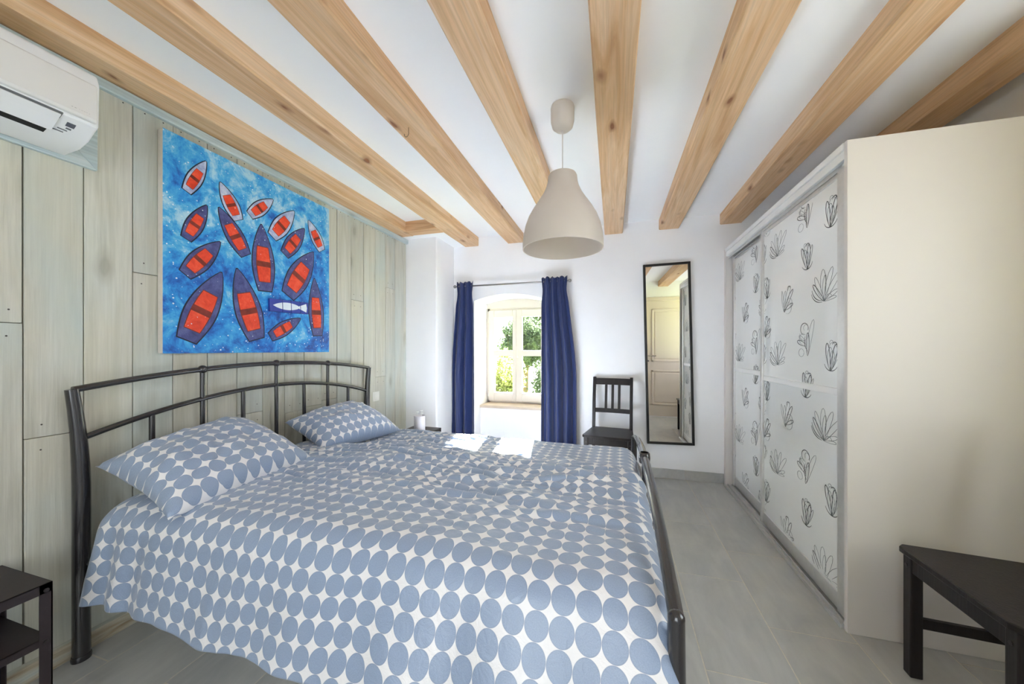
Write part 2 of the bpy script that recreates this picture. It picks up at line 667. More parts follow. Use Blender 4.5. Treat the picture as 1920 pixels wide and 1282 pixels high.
for xc, w, y1, zb, sk in ((-1.905, 0.15, 2.936, 2.24, 0), (-1.432, 0.155, 3.43, 2.24, 0), (-0.952, 0.165, 3.43, 2.24, 0),
                          (-0.481, 0.155, 3.43, 2.24, 0), (0.003, 0.162, 3.43, 2.24, 0), (0.480, 0.165, 3.43, 2.24, 0),
                          (0.972, 0.165, 3.43, 2.24, 0), (1.462, 0.16, 3.43, 2.24, 0)):
    beam(xc, w, -1.39, y1, zb, sk)
MB().box(-1.832, -1.51, 2.803, 2.935, 2.242, ZC + 0.01).build('cross_beam', 'cross_wood', ceiling, bevel=0.005)

# left wall: backing plus individual planks
wall_left = struct(MB().box(-2.05, -1.990, -1.45, 3.45, -0.01, ZC + 0.02).build('wall_left', 'plank_gap'))
edges = [0.693 + (k - 15) * 0.1437 for k in range(32)]
edges = [e for e in edges if -1.40 < e < 2.95]
edges = [-1.40] + edges + [3.028]
joints = {0.693: [0.845], 0.981: [1.49], 1.412: [0.80], 1.699: [0.76], 1.843: [0.775], 1.987: [0.80], 2.562: [0.92], 0.549: [1.25],
          0.262: [0.7], -0.169: [1.4], 2.274: [1.55], 2.706: [1.72], 1.268: [0.62]}
random.seed(11)
for k in range(len(edges) - 1):
    y0, y1 = edges[k], edges[k + 1]
    js = []
    for key, val in joints.items():
        if abs(key - y0) < 0.02:
            js = val
    zs = [0.02] + js + [2.235]
    for z0, z1 in zip(zs[:-1], zs[1:]):
        g = 0.0013 + random.random() * 0.0012
        xf = XL + random.uniform(-0.003, 0.002)
        pk = MB().box(-1.993, xf, y0 + g, y1 - g, z0 + 0.001, z1 - 0.001).build('plank', 'plank_wood', wall_left, bevel=0.0015, segs=1)
        # nail heads close to the ends of the plank
        nb = MB()
        for zz in (z0 + 0.045, z1 - 0.045):
            for yy in (y0 + 0.035 + random.uniform(-.006, .006), y1 - 0.035 + random.uniform(-.006, .006)):
                if 0.09 < zz < 2.2:
                    ring = [(xf + 0.0008, yy + 0.0028 * math.cos(a * PI / 4), zz + 0.0028 * math.sin(a * PI / 4)) for a in range(8)]
                    base = [(xf - 0.001, p[1], p[2]) for p in ring]
                    nb.add(ring + base, [tuple(range(8))] + [(q, (q + 1) % 8, (q + 1) % 8 + 8, q + 8) for q in range(8)])
        if nb.v:
            nb.build('nail_heads', 'nail_steel', pk)['kind'] = 'stuff'

struct(MB().prism([(-1.972, 2.198), (-1.950, 2.198), (-1.946, 2.204), (-1.946, 2.236), (-1.972, 2.242)], -1.40, 3.045, 1)
       .build('trim_1', 'trim_wood', bevel=0.002))
struct(MB().prism([(-1.972, 0.0), (-1.945, 0.0), (-1.945, 0.045), (-1.952, 0.06), (-1.972, 0.066)], -1.40, 3.03, 1)
       .build('baseboard_left', 'skirting_wood', bevel=0.003))

# far wall with an arched window recess, and the corner pier
RX0, RX1 = -1.40, -0.68


def arch_z(x):
    return 1.727 - 0.457 * (x + 1.04) ** 2


def wall_with_hole(name, xa, xb, ya, yb, za, zb, hole, mat):
    """wall in the XZ plane from ya to yb with one polygonal hole (x,z) points"""
    bm = bmesh.new()
    out = [(xa, za), (xb, za), (xb, zb), (xa, zb)]
    es = []
    for loop in (out, hole):
        vs = [bm.verts.new((x, ya, z)) for x, z in loop]
        es += [bm.edges.new((vs[i], vs[(i + 1) % len(vs)])) for i in range(len(vs))]
    bmesh.ops.triangle_fill(bm, use_beauty=True, use_dissolve=False, edges=es)
    r = bmesh.ops.extrude_face_region(bm, geom=bm.faces[:])
    for v in [e for e in r['geom'] if isinstance(e, bmesh.types.BMVert)]:
        v.co.y = yb
    bmesh.ops.recalc_face_normals(bm, faces=bm.faces)
    me = bpy.data.meshes.new(name)
    bm.to_mesh(me)
    bm.free()
    me.materials.append(MATS[mat])
    o = bpy.data.objects.new(name, me)
    COL.objects.link(o)
    return struct(o)


hole = [(RX0, 0.0), (RX1, 0.0)] + [(RX1 + (RX0 - RX1) * i / 20, arch_z(RX1 + (RX0 - RX1) * i / 20)) for i in range(21)]
hole = [(RX0, 0.004)] + [(RX1, 0.004)] + hole[2:]
wall_far = wall_with_hole('wall_far', -2.05, 1.75, YF, 3.86, -0.01, ZC + 0.02, hole, 'plaster')
# low wall under the window, set back in the recess
MB().box(RX0 - 0.01, RX1 + 0.01, 3.585, 3.86, 0.0, 0.53).build('parapet', 'plaster', wall_far)
MB().box(-2.0, -1.635, 3.03, YF + 0.01, 0.0, 2.26).build('corner_pier', 'plaster', wall_far, bevel=0.012, segs=3)
bb = struct(MB().box(-0.66, 0.915, YF - 0.010, YF + 0.002, 0.0, 0.085).build('baseboard_far', 'grout'))
for a, b in ((-0.66, 0.015), (0.018, 0.608), (0.611, 0.915)):
    MB().box(a, b, YF - 0.013, YF - 0.002, 0.002, 0.087).build('skirting_tile', 'floor_tile', bb, bevel=0.001, segs=1)

# right wall, back walls (seen only in the mirror and by light from the added windows)
wr = MB()
SY0, SY1, SZ0, SZ1 = 0.34, 1.26, 0.80, 2.03
for y0, y1, z0, z1 in ((-1.45, SY0, -.01, ZC + .02), (SY1, 3.45, -.01, ZC + .02), (SY0, SY1, -.01, SZ0), (SY0, SY1, SZ1, ZC + .02)):
    wr.box(XR, 1.75, y0, y1, z0, z1)
struct(wr.build('wall_right', 'plaster'))
sf = MB()
for y0, y1, z0, z1 in ((SY0 - .01, SY0 + .05, SZ0, SZ1), (SY1 - .05, SY1 + .01, SZ0, SZ1), (SY0, SY1, SZ0 - .01, SZ0 + .05), (SY0, SY1, SZ1 - .05, SZ1 + .01), (0.775, 0.825, SZ0, SZ1)):
    sf.box(1.68, 1.73, y0, y1, z0, z1)
w3 = struct(sf.build('added_window_3', 'window_white', bevel=0.004))  # unseen window, added so the side fill light can enter
for y0, y1 in ((SY0 + .05, 0.775), (0.825, SY1 - .05)):
    MB().box(1.703, 1.707, y0 - .003, y1 + .003, SZ0 + .047, SZ1 - .047).build('pane', 'window_glass', w3)
DW = 0.30   # plane of the wall that holds the room door
DX = 0.09
hole2 = [(0.56 + DX, 0.004), (1.42 + DX, 0.004), (1.42 + DX, 2.03), (0.56 + DX, 2.03)]
wall_back = wall_with_hole('wall_back', 0.40, 1.70, DW - 0.12, DW, -0.01, ZC + 0.02, hole2, 'plaster')
MB().box(0.40, 0.50, -1.45, DW - 0.05, -0.01, ZC + 0.02).build('return_wall', 'plaster', wall_back)
hole3 = [(-0.94, 0.42), (0.34, 0.42), (0.34, 2.08), (-0.94, 2.08)]
wall_with_hole('wall_rear', -2.05, 0.45, -1.55, YB, -0.01, ZC + 0.02, hole3, 'plaster')

# panelled room door with frame and lever handle
door = struct(MB().box(0.585 + DX, 1.395 + DX, DW - 0.060, DW - 0.024, 0.008, 2.005).build('door_1', 'door_paint', bevel=0.003))
fm = MB()
fm.prism([(x_ + DX, z_) for x_, z_ in ((0.53, 0.0), (0.59, 0.0), (0.59, 2.0), (1.39, 2.0), (1.39, 0.0), (1.45, 0.0), (1.45, 2.06), (0.53, 2.06))], DW - 0.07, DW + 0.018, 1)
fm.build('door_frame', 'door_paint', door, bevel=0.004)
for z0, z1 in ((0.20, 0.80), (0.95, 1.86)):
    p = MB()
    x0, x1 = 0.70 + DX, 1.28 + DX
    yy = DW - 0.024
    for a in ((x0, x1, z0, z0 + .025), (x0, x1, z1 - .025, z1), (x0, x0 + .025, z0, z1), (x1 - .025, x1, z0, z1)):
        p.box(a[0], a[1], yy - 0.002, yy + 0.012, a[2], a[3])
    p.build('panel_moulding', 'door_paint', door, bevel=0.004)
    MB().box(x0 + .05, x1 - .05, yy - 0.002, yy + 0.006, z0 + .05, z1 - .05).build('door_panel', 'door_paint', door, bevel=0.004)
h = MB().tube([(0.64 + DX, DW - 0.024, 1.05), (0.64 + DX, DW + 0.035, 1.05), (0.655 + DX, DW + 0.042, 1.05), (0.76 + DX, DW + 0.042, 1.05)], 0.008)
h.build('lever_handle', 'steel', door, smooth=True)
MB().tube([(0.64 + DX, DW - 0.026, 0.96), (0.64 + DX, DW - 0.016, 0.96)], 0.016, 16).build('keyhole_plate', 'steel', door, smooth=True)

# front window: frame, two sashes, panes, bars, handle, sill
win = MB()
WY0, WY1 = 3.785, 3.845
WX0, WX1, WZ0, WZ1 = -1.392, -0.690, 0.545, 1.625
win.prism([(WX0, WZ0), (WX1, WZ0), (WX1, WZ1), (WX0, WZ1)], WY0 + 0.045, WY1, 1)
win = MB()
for a in ((WX0 - .01, WX0 + .035, WZ0, WZ1), (WX1 - .035, WX1 + .01, WZ0, WZ1), (WX0, WX1, WZ0, WZ0 + .045), (WX0, WX1, WZ1 - .035, WZ1)):
    win.box(a[0], a[1], WY0, WY1, a[2], a[3])
win.box(WX0 - .01, WX1 + .01, WY0 + .01, WY1, WZ1 - .002, 1.74)
window = struct(win.build('window_1', 'window_white', bevel=0.003))
# sill
MB().box(RX0 + 0.005, RX1 + 0.02, 3.545, WY0 + 0.01, 0.528, 0.556).build('window_sill', 'sill_stone', window, bevel=0.006)


def sash(x0, x1, gx0, gx1, ypush):
    z0, z1 = WZ0 + 0.03, WZ1 - 0.022
    g0, g1 = 0.672, 1.525
    y0, y1 = WY0 - 0.022 - ypush, WY0 + 0.035 - ypush
    s = MB()
    for a in ((x0, gx0, z0, z1), (gx1, x1, z0, z1), (gx0, gx1, z0, g0), (gx0, gx1, g1, z1)):
        s.box(a[0], a[1], y0, y1, a[2], a[3])
    so_ = s.build('sash', 'window_white', window, bevel=0.004)
    MB().box(gx0 - .002, gx1 + .002, y0 + .008, y1 - .008, 1.085, 1.150).build('glazing_bar', 'window_white', so_, bevel=0.003)
    for a, b in ((g0, 1.085), (1.150, g1)):
        MB().box(gx0 - .004, gx1 + .004, (y0 + y1) / 2 - .002, (y0 + y1) / 2 + .002, a - .004, b + .004).build('pane', 'window_glass', so_)
    return so_


sash(-1.372, -1.044, -1.304, -1.086, 0.0)
sr = sash(-1.040, -0.710, -0.976, -0.760, 0.006)
h = MB().tube([(-1.022, WY0 - 0.028, 1.075), (-1.022, WY0 - 0.06, 1.075), (-1.022, WY0 - 0.066, 1.085), (-1.022, WY0 - 0.066, 1.19)], 0.008)
h.box(-1.036, -1.008, WY0 - 0.034, WY0 - 0.026, 1.04, 1.12)
h.build('window_handle', 'window_white', sr, smooth=True)
for z in (0.66, 1.50):
    MB().tube([(-1.376, WY0 - 0.022, z - 0.035), (-1.376, WY0 - 0.022, z + 0.035)], 0.008).build('hinge', 'window_white', window, smooth=True)

# unseen window added in the rear wall as opening for the fill light
rw = MB()
for a in ((-0.95, -0.89, 0.41, 2.09), (0.29, 0.35, 0.41, 2.09), (-0.95, 0.35, 0.41, 0.47), (-0.95, 0.35, 2.03, 2.09), (-0.33, -0.27, 0.41, 2.09)):
    rw.box(a[0], a[1], -1.51, -1.45, a[2], a[3])
w2 = struct(rw.build('added_window_2', 'window_white', bevel=0.004))
for a, b in ((-0.89, -0.33), (-0.27, 0.29)):
    MB().box(a - .003, b + .003, -1.482, -1.478, 0.467, 2.033).build('pane', 'window_glass', w2)

# ------------------------------------------------------------------ wardrobe
WX, WN, WFAR, WT = 0.918, 1.752, 3.405, 2.015
ward = thing('wardrobe', 'large cream wardrobe with two white glass sliding doors printed with flowers', 'wardrobe', (1.24, 2.58, 0))
MB().box(WX, 1.56, WN, WN + 0.022, 0.0, WT).build('side_panel', 'cabinet_cream', ward, bevel=0.0015)
MB().box(WX - .001, WX + .0, WN + .001, WN + 0.021, 0.001, WT - .001)
MB().box(WX, 1.56, WFAR - 0.045, WFAR, 0.0, WT).build('side_panel', 'cabinet_cream', ward, bevel=0.0015)
MB().box(WX + 0.01, 1.56, WN + 0.022, WFAR - 0.045, WT - 0.024, WT - 0.001).build('top_panel', 'cabinet_cream', ward)
MB().box(1.54, 1.56, WN + 0.022, WFAR - 0.045, 0.02, WT - 0.024).build('back_panel', 'cabinet_white', ward)
MB().box(WX + 0.10, 1.54, WN + 0.022, WFAR - 0.045, 0.04, 0.06).build('bottom_panel', 'cabinet_white', ward)
fa = MB()
fa.box(WX - 0.004, WX + 0.018, WN + 0.022, WFAR - 0.045, WT - 0.028, WT)
fa.box(WX + 0.002, WX + 0.020, WN + 0.022, WFAR - 0.045, WT - 0.066, WT - 0.030)
fa.build('fascia', 'cabinet_white', ward, bevel=0.002)
tr = MB()
for dz in (0.020, 0.052, 0.084):
    tr.box(WX + dz, WX + dz + 0.004, WN + 0.022, WFAR - 0.045, WT - 0.085, WT - 0.024)
tr.build('top_track', 'aluminium', ward)
tr = MB()
tr.box(WX - 0.012, WX + 0.09, WN + 0.022, WFAR - 0.045, 0.0, 0.006)
for dz in (-0.012, 0.012, 0.044, 0.086):
    tr.box(WX + dz, WX + dz + 0.004, WN + 0.022, WFAR - 0.045, 0.006, 0.020)
tr.build('bottom_track', 'aluminium', ward, bevel=0.001)


def stroke(mb, pts, w, x, taper=True):
    """pen stroke as a slim raised ribbon on the glass: pts are (y,z)"""
    n = len(pts)
    vs, fs = [], []
    for i, (y, z) in enumerate(pts):
        a = pts[max(i - 1, 0)]
        b = pts[min(i + 1, n - 1)]
        dy, dz = b[0] - a[0], b[1] - a[1]
        l = math.hypot(dy, dz) or 1
        t = i / (n - 1)
        ww = w * (0.35 + 0.65 * math.sin(PI * t) ** 1.5) if taper else w
        vs += [(x, y - dz / l * ww, z + dy / l * ww), (x, y + dz / l * ww, z - dy / l * ww),
               (x + 0.0006, y + dz / l * ww, z - dy / l * ww), (x + 0.0006, y - dz / l * ww, z + dy / l * ww)]
    for i in range(n - 1):
        a, b = i * 4, i * 4 + 4
        fs += [(a, a + 1, b + 1, b), (a + 1, a + 2, b + 2, b + 1), (a + 3, a, b, b + 3)]
    mb.add(vs, fs)


def petal(base, ang, ln, wd, n=15, skew=0.0):
    pts = []
    for i in range(n):
        t = 2 * PI * i / (n - 1)
        s = 0.5 - 0.5 * math.cos(t)
        w = math.sin(t) * wd * (0.6 + 0.4 * s)
        a = ang + skew * s
        pts.append((base[0] + math.sin(a) * ln * s + math.cos(a) * w, base[1] + math.cos(a) * ln * s - math.sin(a) * w))
    return pts


def arc(c, r, a0, a1, n=9, sq=1.0):
    return [(c[0] + r * math.cos(a0 + (a1 - a0) * i / (n - 1)), c[1] + sq * r * math.sin(a0 + (a1 - a0) * i / (n - 1))) for i in range(n)]


def flower_strokes(kind):
    """list of (points, heavy) in a unit box about 1 high, centred"""
    S = []
    if kind == 0:      # open lotus
        b = (0.05, -0.42)
        for a, l, w, hv in ((-0.85, .72, .07, 1), (-0.62, .85, .09, 0), (-0.22, .92, .12, 0), (-0.12, .74, .08, 0), (0.16, .95, .10, 0),
                            (0.52, .98, .10, 0), (0.95, .55, .07, 0), (1.25, .45, .05, 0)):
            S.append((petal(b, a, l, w, skew=0.1), hv))
        S.append((arc((-.10, -.02), .42, 3.5, 4.9), 1))
        S.append((arc((-.05, .05), .44, 3.4, 4.75), 1))
        S.append((arc((.22, -.35), .12, .2, 3.4), 0))
    elif kind == 1:    # half-closed tulip
        b = (0.0, -0.46)
        for a, l, w, hv in ((-0.34, .86, .09, 1), (-0.18, .72, .12, 0), (0.30, .84, .10, 1), (0.16, .62, .10, 0), (0.5, .8, .06, 0)):
            S.append((petal(b, a, l, w, skew=-0.1 if a > 0 else 0.1), hv))
        S.append((arc((.02, .28), .12, 0.2, 3.8), 0))
        S.append((arc((.10, .33), .09, -0.6, 3.0), 1))
        S.append((arc((-.03, .40), .07, -0.9, 3.6), 0))
        S.append((arc((0, -.18), .28, 3.5, 5.9), 1))
    elif kind == 2:    # rose with leaves
        S.append((arc((0.0, .28), .16, -.4, 4.6, 14), 1))
        S.append((arc((.06, .30), .09, -1.0, 3.9, 12), 0))
        S.append((arc((-.04, .14), .17, 2.8, 6.2, 12), 0))
        S.append((arc((-.10, .02), .15, .6, 4.6, 12), 0))
        b = (0.02, -0.46)
        S.append((petal(b, 0.28, .98, .09, skew=0.1), 0))
        S.append((petal(b, 0.16, .62, .07), 1))
        S.append((petal((.02, -.18), -1.1, .40, .07), 1))
        S.append((petal((.0, -.10), -0.8, .34, .06), 0))
        S.append((arc((-.22, -.34), .11, 0, 6.2, 14), 0))
        S.append((arc((.30, -.10), .35, 2.6, 3.9, 9), 1))
    else:              # folded bud
        b = (-0.08, -0.45)
        for a, l, w, hv in ((-0.42, .78, .06, 0), (-0.16, .74, .07, 0), (0.12, .92, .10, 0), (0.34, .86, .08, 1)):
            S.append((petal(b, a, l, w, skew=0.12), hv))
        S.append((arc((.08, .36), .08, -.3, 4.2, 12), 1))
        S.append((arc((.16, -.12), .15, -1.2, 3.2, 12), 0))
        S.append((arc((.10, -.30), .20, -2.0, 1.6, 12), 0))
        S.append((petal((-.05, -.36), 1.1, .46, .07), 1))
    return S


FLOW = [flower_strokes(k) for k in range(4)]


def flower(parent, kind, y, z, hgt, x, lim, rot=0.0, sq=1.28):
    mb = MB()
    for pts, hv in FLOW[kind]:
        c, s = math.cos(rot), math.sin(rot)
        # y grows towards the far wall, so the drawing is mirrored to read from inside the room
        q = [(y - sq * hgt * (p[0] * c + p[1] * s), z + hgt * (-p[0] * s + p[1] * c)) for p in pts]
        mb.slot = hv
        run = []
        for a in q + [None]:
            if a is not None and lim[0] < a[0] < lim[1] and lim[2] < a[1] < lim[3]:
                run.append(a)
            else:
                if len(run) > 2:
                    stroke(mb, run, 0.0011 if not hv else 0.0021, x)
                run = []
    if mb.v:
        fp_ = mb.build('flower_print', ['flower_ink', 'flower_ink_dark'], parent)
        if not (lim[0] + hgt * .8 < y < lim[1] - hgt * .8):
            fp_['kind'] = 'stuff'      # cut by the door edge: loose pen strokes


def sliding_door(y0, y1, x, zmid, flowers, sw):
    """frame with two glass panes; y1 is the end at the far wall"""
    z0, z1 = 0.022, WT - 0.075
    d = MB()
    d.box(x - 0.010, x + 0.022, y0, y0 + sw, z0, z1)
    d.box(x - 0.010, x + 0.022, y1 - 0.030, y1, z0, z1)
    d.box(x - 0.002, x + 0.020, y0 + sw, y1 - 0.03, z1 - 0.030, z1)
    d.box(x - 0.002, x + 0.020, y0 + sw, y1 - 0.03, z0, z0 + 0.075)
    do = d.build('sliding_door', 'aluminium', ward, bevel=0.004, segs=3)
    MB().box(x - 0.003, x + 0.018, y0 + sw, y1 - 0.03, zmid - 0.016, zmid + 0.016).build('divider', 'cabinet_white', do, bevel=0.002)
    for a, b in ((z0 + 0.075, zmid - 0.016), (zmid + 0.016, z1 - 0.03)):
        MB().box(x + 0.004, x + 0.010, y0 + sw, y1 - 0.03, a, b).build('glass_pane', 'door_glass', do)
    for k, y, z, hg in flowers:
        flower(do, k, y, z, hg, x + 0.0032, (y0 + sw, y1 - 0.03, z0 + 0.08, z1 - 0.03), rot=random.uniform(-0.15, 0.15))


PH, PW = 0.655, 0.757        # repeat of the print, up and along
REPEAT = [(0, 1.985, 0.80, .165), (3, 2.350, 0.79, .165), (1, 2.137, 0.98, .148), (0, 2.478, 1.13, .155), (2, 2.148, 0.557, .19),
          (1, 1.925, 1.13, .15), (1, 2.628, 0.90, .15), (3, 2.630, 0.65, .15)]
FLOW_POS = [(k, y + PW * c, z + PH * r, h_) for (k, y, z, h_) in REPEAT for r in (-1, 0, 1, 2) for c in (0, 1) if 0.05 < z + PH * r < 1.98]
random.seed(5)
sliding_door(WN + 0.040, 2.690, WX + 0.028, 0.972, [f for f in FLOW_POS if f[1] < 2.75], 0.066)
sliding_door(2.62, WFAR - 0.047, WX + 0.060, 0.992, [f for f in FLOW_POS if f[1] > 2.60], 0.040)

# ------------------------------------------------------------------ double bed of black tube
HX, FX = -1.915, 0.128
BY0, BY1, BYM = 0.808, 2.385, 1.597
bed = thing('double_bed', 'double bed frame of black metal tube with arched headboard', 'bed', (-0.9, BYM, 0))


def arch(y, ends, mid, y0=BY0, y1=BY1):
    t = (y - (y0 + y1) / 2) / ((y1 - y0) / 2)
    return mid - (mid - ends) * t * t


for s, y in ((-1, BY0), (1, BY1)):
    path = []
    for i in range(15):
        z = 1.012 * i / 14
        dy = 0.0 if z < 0.62 else (z - 0.62) ** 2 / 0.39 ** 2 * 0.024
        path.append((HX, y + s * dy, z))
    p = MB().tube(path, [0.024 if q[2] < 0.7 else 0.024 - (q[2] - 0.7) * 0.018 for q in path], 16)
    po = p.build('headboard_post', 'bed_metal', bed, smooth=True)
    MB().lathe([(0.001, 0.0), (0.026, 0.0), (0.027, 0.012), (0.025, 0.02), (0.001, 0.02)], (HX, y), 20).build('foot_cap', 'bed_metal', po, smooth=True)
ys = [BY0 - 0.022 + (BY1 - BY0 + 0.044) * i / 32 for i in range(33)]
MB().tube([(HX, y, arch(y, 1.010, 1.078, BY0 - .022, BY1 + .022)) for y in ys], 0.0125, 12).build('top_rail', 'bed_metal', bed, smooth=True)
ys = [BY0 + (BY1 - BY0) * i / 32 for i in range(33)]
MB().tube([(HX, y, arch(y, 0.826, 0.950)) for y in ys], 0.0115, 12).build('arched_rail', 'bed_metal', bed, smooth=True)
MB().box(HX - 0.012, HX + 0.012, BY0, BY1, 0.30, 0.345).build('lower_rail', 'bed_metal', bed, bevel=0.004)
for k in range(7):
    y = BYM + (k - 3) * 0.1935
    tall = k in (1, 3, 5)
    zt = arch(y, 1.010, 1.078, BY0 - .022, BY1 + .022) if tall else arch(y, 0.826, 0.950)
    sp = MB().tube([(HX, y, 0.34), (HX, y, zt)], 0.0105, 10).build('spindle', 'bed_metal', bed, smooth=True)
    if tall:
        MB().sphere((HX, y, zt), 0.020).build('knob', 'bed_metal', sp, smooth='all')
# footboard
for y in (BY0, BY1):
    po = MB().tube([(FX, y, 0), (FX, y, 0.3), (FX, y, 0.588)], [0.022, 0.021, 0.0175], 16).build('footboard_post', 'bed_metal', bed, smooth=True)
    MB().lathe([(0.001, 0.0), (0.026, 0.0), (0.027, 0.012), (0.025, 0.02), (0.001, 0.02)], (FX, y), 20).build('foot_cap', 'bed_metal', po, smooth=True)
fr2 = MB().tube([(FX, y, arch(y, 0.590, 0.695)) for y in [BY0 + (BY1 - BY0) * i / 32 for i in range(33)]], 0.0165, 16)
fr2.sphere((FX, BY0, 0.590), 0.0178, 16)
fr2.sphere((FX, BY1, 0.590), 0.0178, 16)
fr2.build('footboard_rail', 'bed_metal', bed, smooth=True)
ys = [BY0 + (BY1 - BY0) * i / 32 for i in range(33)]
MB().tube([(FX, y, arch(y, 0.44, 0.555)) for y in ys], 0.0115, 12).build('footboard_arched_rail', 'bed_metal', bed, smooth=True)
MB().box(FX - 0.012, FX + 0.012, BY0, BY1, 0.28, 0.325).build('lower_rail', 'bed_metal', bed, bevel=0.004)
for k in range(7):
    y = BYM + (k - 3) * 0.1935
    zt = arch(y, 0.59, 0.695) if k == 3 else arch(y, 0.44, 0.555)
    sp = MB().tube([(FX, y, 0.32), (FX, y, zt)], 0.0105, 10).build('spindle', 'bed_metal', bed, smooth=True)
    if k == 3:
        MB().lathe([(0.0165, zt - .024), (0.022, zt - .02), (0.024, zt), (0.022, zt + .02), (0.0165, zt + .024)], (FX, y), 16).build('knob', 'bed_metal', sp, smooth='all')
for y in (BY0 + 0.012, BY1 - 0.012):
    MB().box(HX, FX, y - 0.010, y + 0.010, 0.27, 0.345).build('side_rail', 'bed_metal', bed, bevel=0.004)
for i in range(14):
    x = HX + 0.12 + i * 0.14
    MB().box(x - 0.03, x + 0.03, BY0 + 0.022, BY1 - 0.022, 0.318, 0.33).build('slat', 'sheet', bed)

mt = MB().box(-1.85, 0.06, 0.86, 2.345, 0.331, 0.50).build('mattress', 'sheet', bevel=0.05, segs=4)
tag(mt, 'white mattress lying hidden under the dotted duvets', 'mattress')


# duvets: a sheet laid over the mattress in cloth coordinates (s across, t along the bed)
def fbm(x, y, z=0.0, o=3):
    v, a = 0.0, 1.0
    for _ in range(o):
        v += a * noise.noise(Vector((x, y, z)))
        x, y, a = x * 2.03, y * 2.03, a * 0.5
    return v


def ridged(x, y, z=0.0):
    return 1.0 - abs(noise.noise(Vector((x, y, z)))) * 2.0


def roll(d, r, slope):
    """sheet bending over an edge of radius r until it hangs at an angle: returns (outward, down)"""
    amax = slope
    if d <= 0:
        return 0.0, 0.0
    if d < r * amax:
        a = d / r
        return r * math.sin(a), r * (1 - math.cos(a))
    o, dn = r * math.sin(amax), r * (1 - math.cos(amax))
    e = d - r * amax
    return o + e * math.cos(amax), dn + e * math.sin(amax)


def duvet(name, label, y_in, y_edge, sign, s_hang, x_head, x_foot, ztop, hang_slope, zfun, seed, foot_hang, group=None, nx=300, ns=280):
    """y_in -> y_edge is the flat part, then s_hang metres hang over; sign -1 hangs towards the camera"""
    flat = abs(y_edge - y_in)
    tl = x_foot - x_head
    vs, uv, fs = [], [], []
    for j in range(ns + 1):
        s = (flat + s_hang) * j / ns
        for i in range(nx + 1):
            t = (tl + foot_hang) * i / nx
            # hanging part flares towards the foot end
            fl_ = min(1.0, max(0.0, t / tl))
            o, dn = roll(s - flat, 0.10, hang_slope[0] + (hang_slope[1] - hang_slope[0]) * fl_ ** 1.5)
            ox, dx = roll(t - tl, 0.07, 1.45)
            hx, hdx = roll(0.05 - t, 0.06, 1.2)      # head end rolls down a little
            y = y_in + sign * (min(s, flat) + o)
            x = x_head + min(t, tl) + ox - hx * 0.0
            z = ztop - dn - dx - hdx * 0.8
            zz, yy, xx = zfun(x, y, s, t, flat, tl)
            vs.append((x + xx, y + yy, z + zz))
            uv.append((t + 0.013 * fbm(s * 2.2, t * 2.2, seed), s + 0.02 * fbm(s * 1.7, t * 1.7, seed + 9)))
    for j in range(ns):
        for i in range(nx):
            a = j * (nx + 1) + i
            q = (a, a + 1, a + nx + 2, a + nx + 1)
            fs.append(q if sign < 0 else q[::-1])
    mb = MB()
    mb.add(vs, fs)
    o = mb.build(name, 'dotted_linen', None, smooth='all', uvs=uv)
    so_ = o.modifiers.new('thickness', 'SOLIDIFY')
    so_.thickness = 0.012
    so_.offset = -1
    return tag(o, label, 'duvet', group)


def make_folds(seed, n, t0, t1, s0, s1, ang, hmax):
    random.seed(seed)
    F = []
    for k in range(n):
        a = random.gauss(0, ang)
        F.append((random.uniform(t0, t1), random.uniform(s0, s1), math.cos(a), math.sin(a), random.uniform(.15, .55),
                  random.uniform(.007, .017), random.uniform(.35, 1.0) * hmax, random.uniform(-.5, .5)))
    return F


def folds_at(F, t, s):
    z = 0.0
    for ct, cs, ca, sa, ln, wd, h_, bend in F:
        dt, ds = t - ct, s - cs
        l = dt * ca + ds * sa
        if abs(l) > ln:
            continue
        q = -dt * sa + ds * ca + bend * l * l
        if abs(q) > 4 * wd:
            continue
        e = 1 - (l / ln) ** 2
        z += h_ * e * (math.exp(-(q / wd) ** 2) - 0.45 * math.exp(-((q - 1.7 * wd) / wd) ** 2))
    return z


FOLDS_N = make_folds(21, 34, 0.25, 1.75, 0.02, 0.62, 0.16, 0.0095) + make_folds(5, 18, 0.95, 1.6, 0.15, 0.6, 0.7, 0.006) + make_folds(8, 14, 0.1, 0.9, 0.45, 0.95, 0.2, 0.006)
FOLDS_F = make_folds(33, 34, 0.15, 0.95, 0.05, 0.75, 0.28, 0.011) + make_folds(34, 14, 0.9, 1.6, 0.0, 0.35, 0.2, 0.007)


